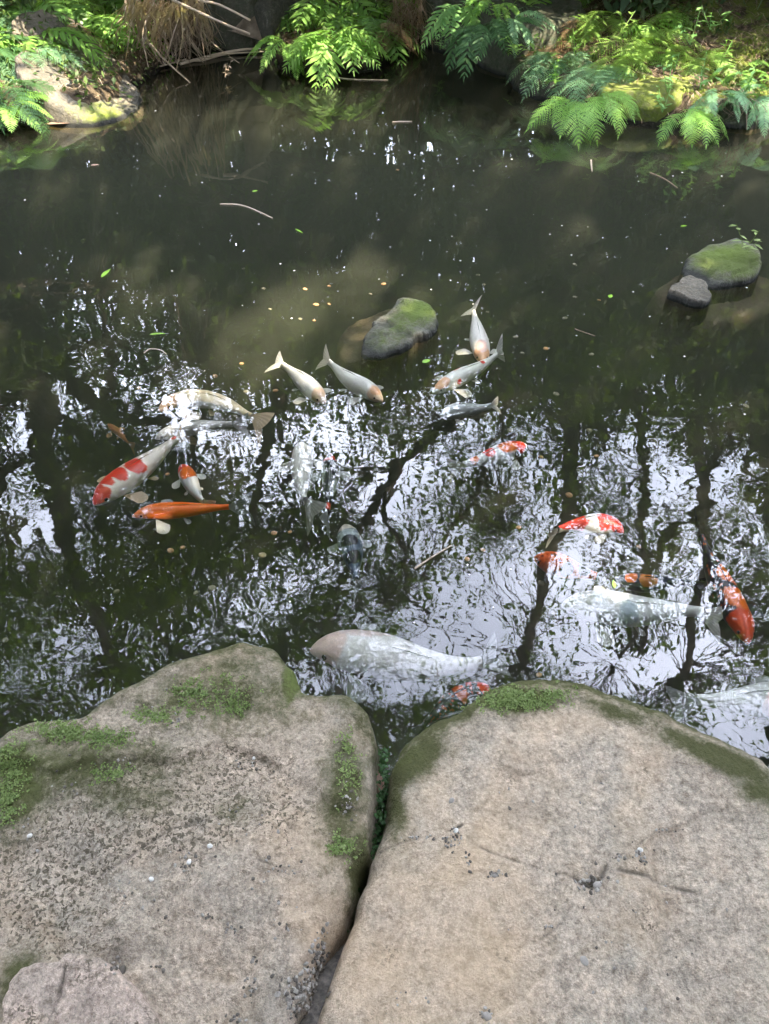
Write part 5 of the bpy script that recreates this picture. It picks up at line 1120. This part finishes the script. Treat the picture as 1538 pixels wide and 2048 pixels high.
MP = [(125, 1462, 45, 14, 170, 'liverwort patch on the upper left edge of the left slab'), (210, 1478, 40, 14, 110, 'liverwort patch just right of the edge patch on the left slab'), (15, 1530, 28, 36, 150, 'liverwort patch at the left frame edge'), (15, 1610, 18, 28, 80, 'lower liverwort patch at the left frame edge'),
      (380, 1390, 30, 22, 90, 'liverwort patch at the upper middle of the left slab'), (465, 1410, 24, 18, 70, 'liverwort patch right of the middle on the left slab'), (305, 1432, 30, 12, 70, 'thin liverwort strip on the left slab'), (215, 1545, 26, 12, 45, 'sparse liverwort in the pitted area of the left slab'), (695, 1530, 14, 40, 60, 'liverwort along the right edge of the left slab'),
      (685, 1692, 20, 12, 60, 'liverwort tuft beside the crevice on the left slab'), (1030, 1400, 55, 16, 260, 'liverwort patch on the tip of the right slab'), (1110, 1392, 24, 10, 50, 'small liverwort patch right of the tip of the right slab'), (440, 1370, 60, 20, 40, 'scattered liverwort near the tip of the left slab'), (780, 1505, 12, 22, 90, 'liverwort in the mouth of the crevice')]
for i, (u, v, su, sv, n, lab) in enumerate(MP):
    C_ = []
    for k in range(n):
        h = hit(random.gauss(u, su * .75), random.gauss(v, sv * .75))
        if h is not None and h[0].z > 0.02: C_.append(tuple(h[0] + h[1] * 0.003))
    if len(C_) < 4: continue
    C_ = np.array(C_); C_ = np.repeat(C_, 9, 0) + rng.normal(0, 0.0035, (len(C_) * 9, 3)) * np.array([1, 1, 0.5]); c0 = C_.mean(0)
    Vl, Fl, al = leaves(C_ - c0, 0.0050, 0.8, droop=0.1, seed=i)
    o = obj('liverwort_patch', raw_mesh('liverwort_patch', Vl, Fl, M['mosslet'], False, {'var': al}), None, tuple(c0)); tag(o, lab, 'moss')
# small plants in the crevice
C_ = []
for k in range(520):
    v = random.uniform(1500, 1720) if k < 420 else random.uniform(1780, 1900); u = 763 - max(0, v - 1640) * 0.36 + random.gauss(0, 7); p = unp(u, v, random.uniform(0.03, 0.13)); C_.append(tuple(p))
Vl, Fl, al = leaves(np.array(C_), 0.012, 0.6, droop=-0.3, seed=44); o = obj('crevice_plants', raw_mesh('crevice_plants', Vl, Fl, M['fern_dark'], False, {'var': al})); tag(o, 'small dark green plants growing down in the crevice between the slabs', 'plants', kind='stuff')
# silt and grit filling the near end of the crevice
V = []; F = []; n = 40
for i in range(n + 1):
    v = 1860 + (2100 - 1860) * i / n; uc = 672 - (v - 1900) * 0.36
    for j in range(9):
        z = 0.08 + 0.075 * min(1, i / 18) + 0.006 * mnoise.noise(Vector((i * .4, j * .7, 0))); p = unp(uc + (j - 4) * 16, v, z); V.append(tuple(p))
F = [(i * 9 + j, i * 9 + j + 1, (i + 1) * 9 + j + 1, (i + 1) * 9 + j) for i in range(n) for j in range(8)]
o = obj('crevice_silt', raw_mesh('crevice_silt', V, F, simple('silt', (0.16, 0.14, 0.12), 0.9, 0.2, 0.004, (0.07, 0.065, 0.06), 90), True)); tag(o, 'grey silt and grit filling the near end of the crevice', 'silt', kind='stuff')
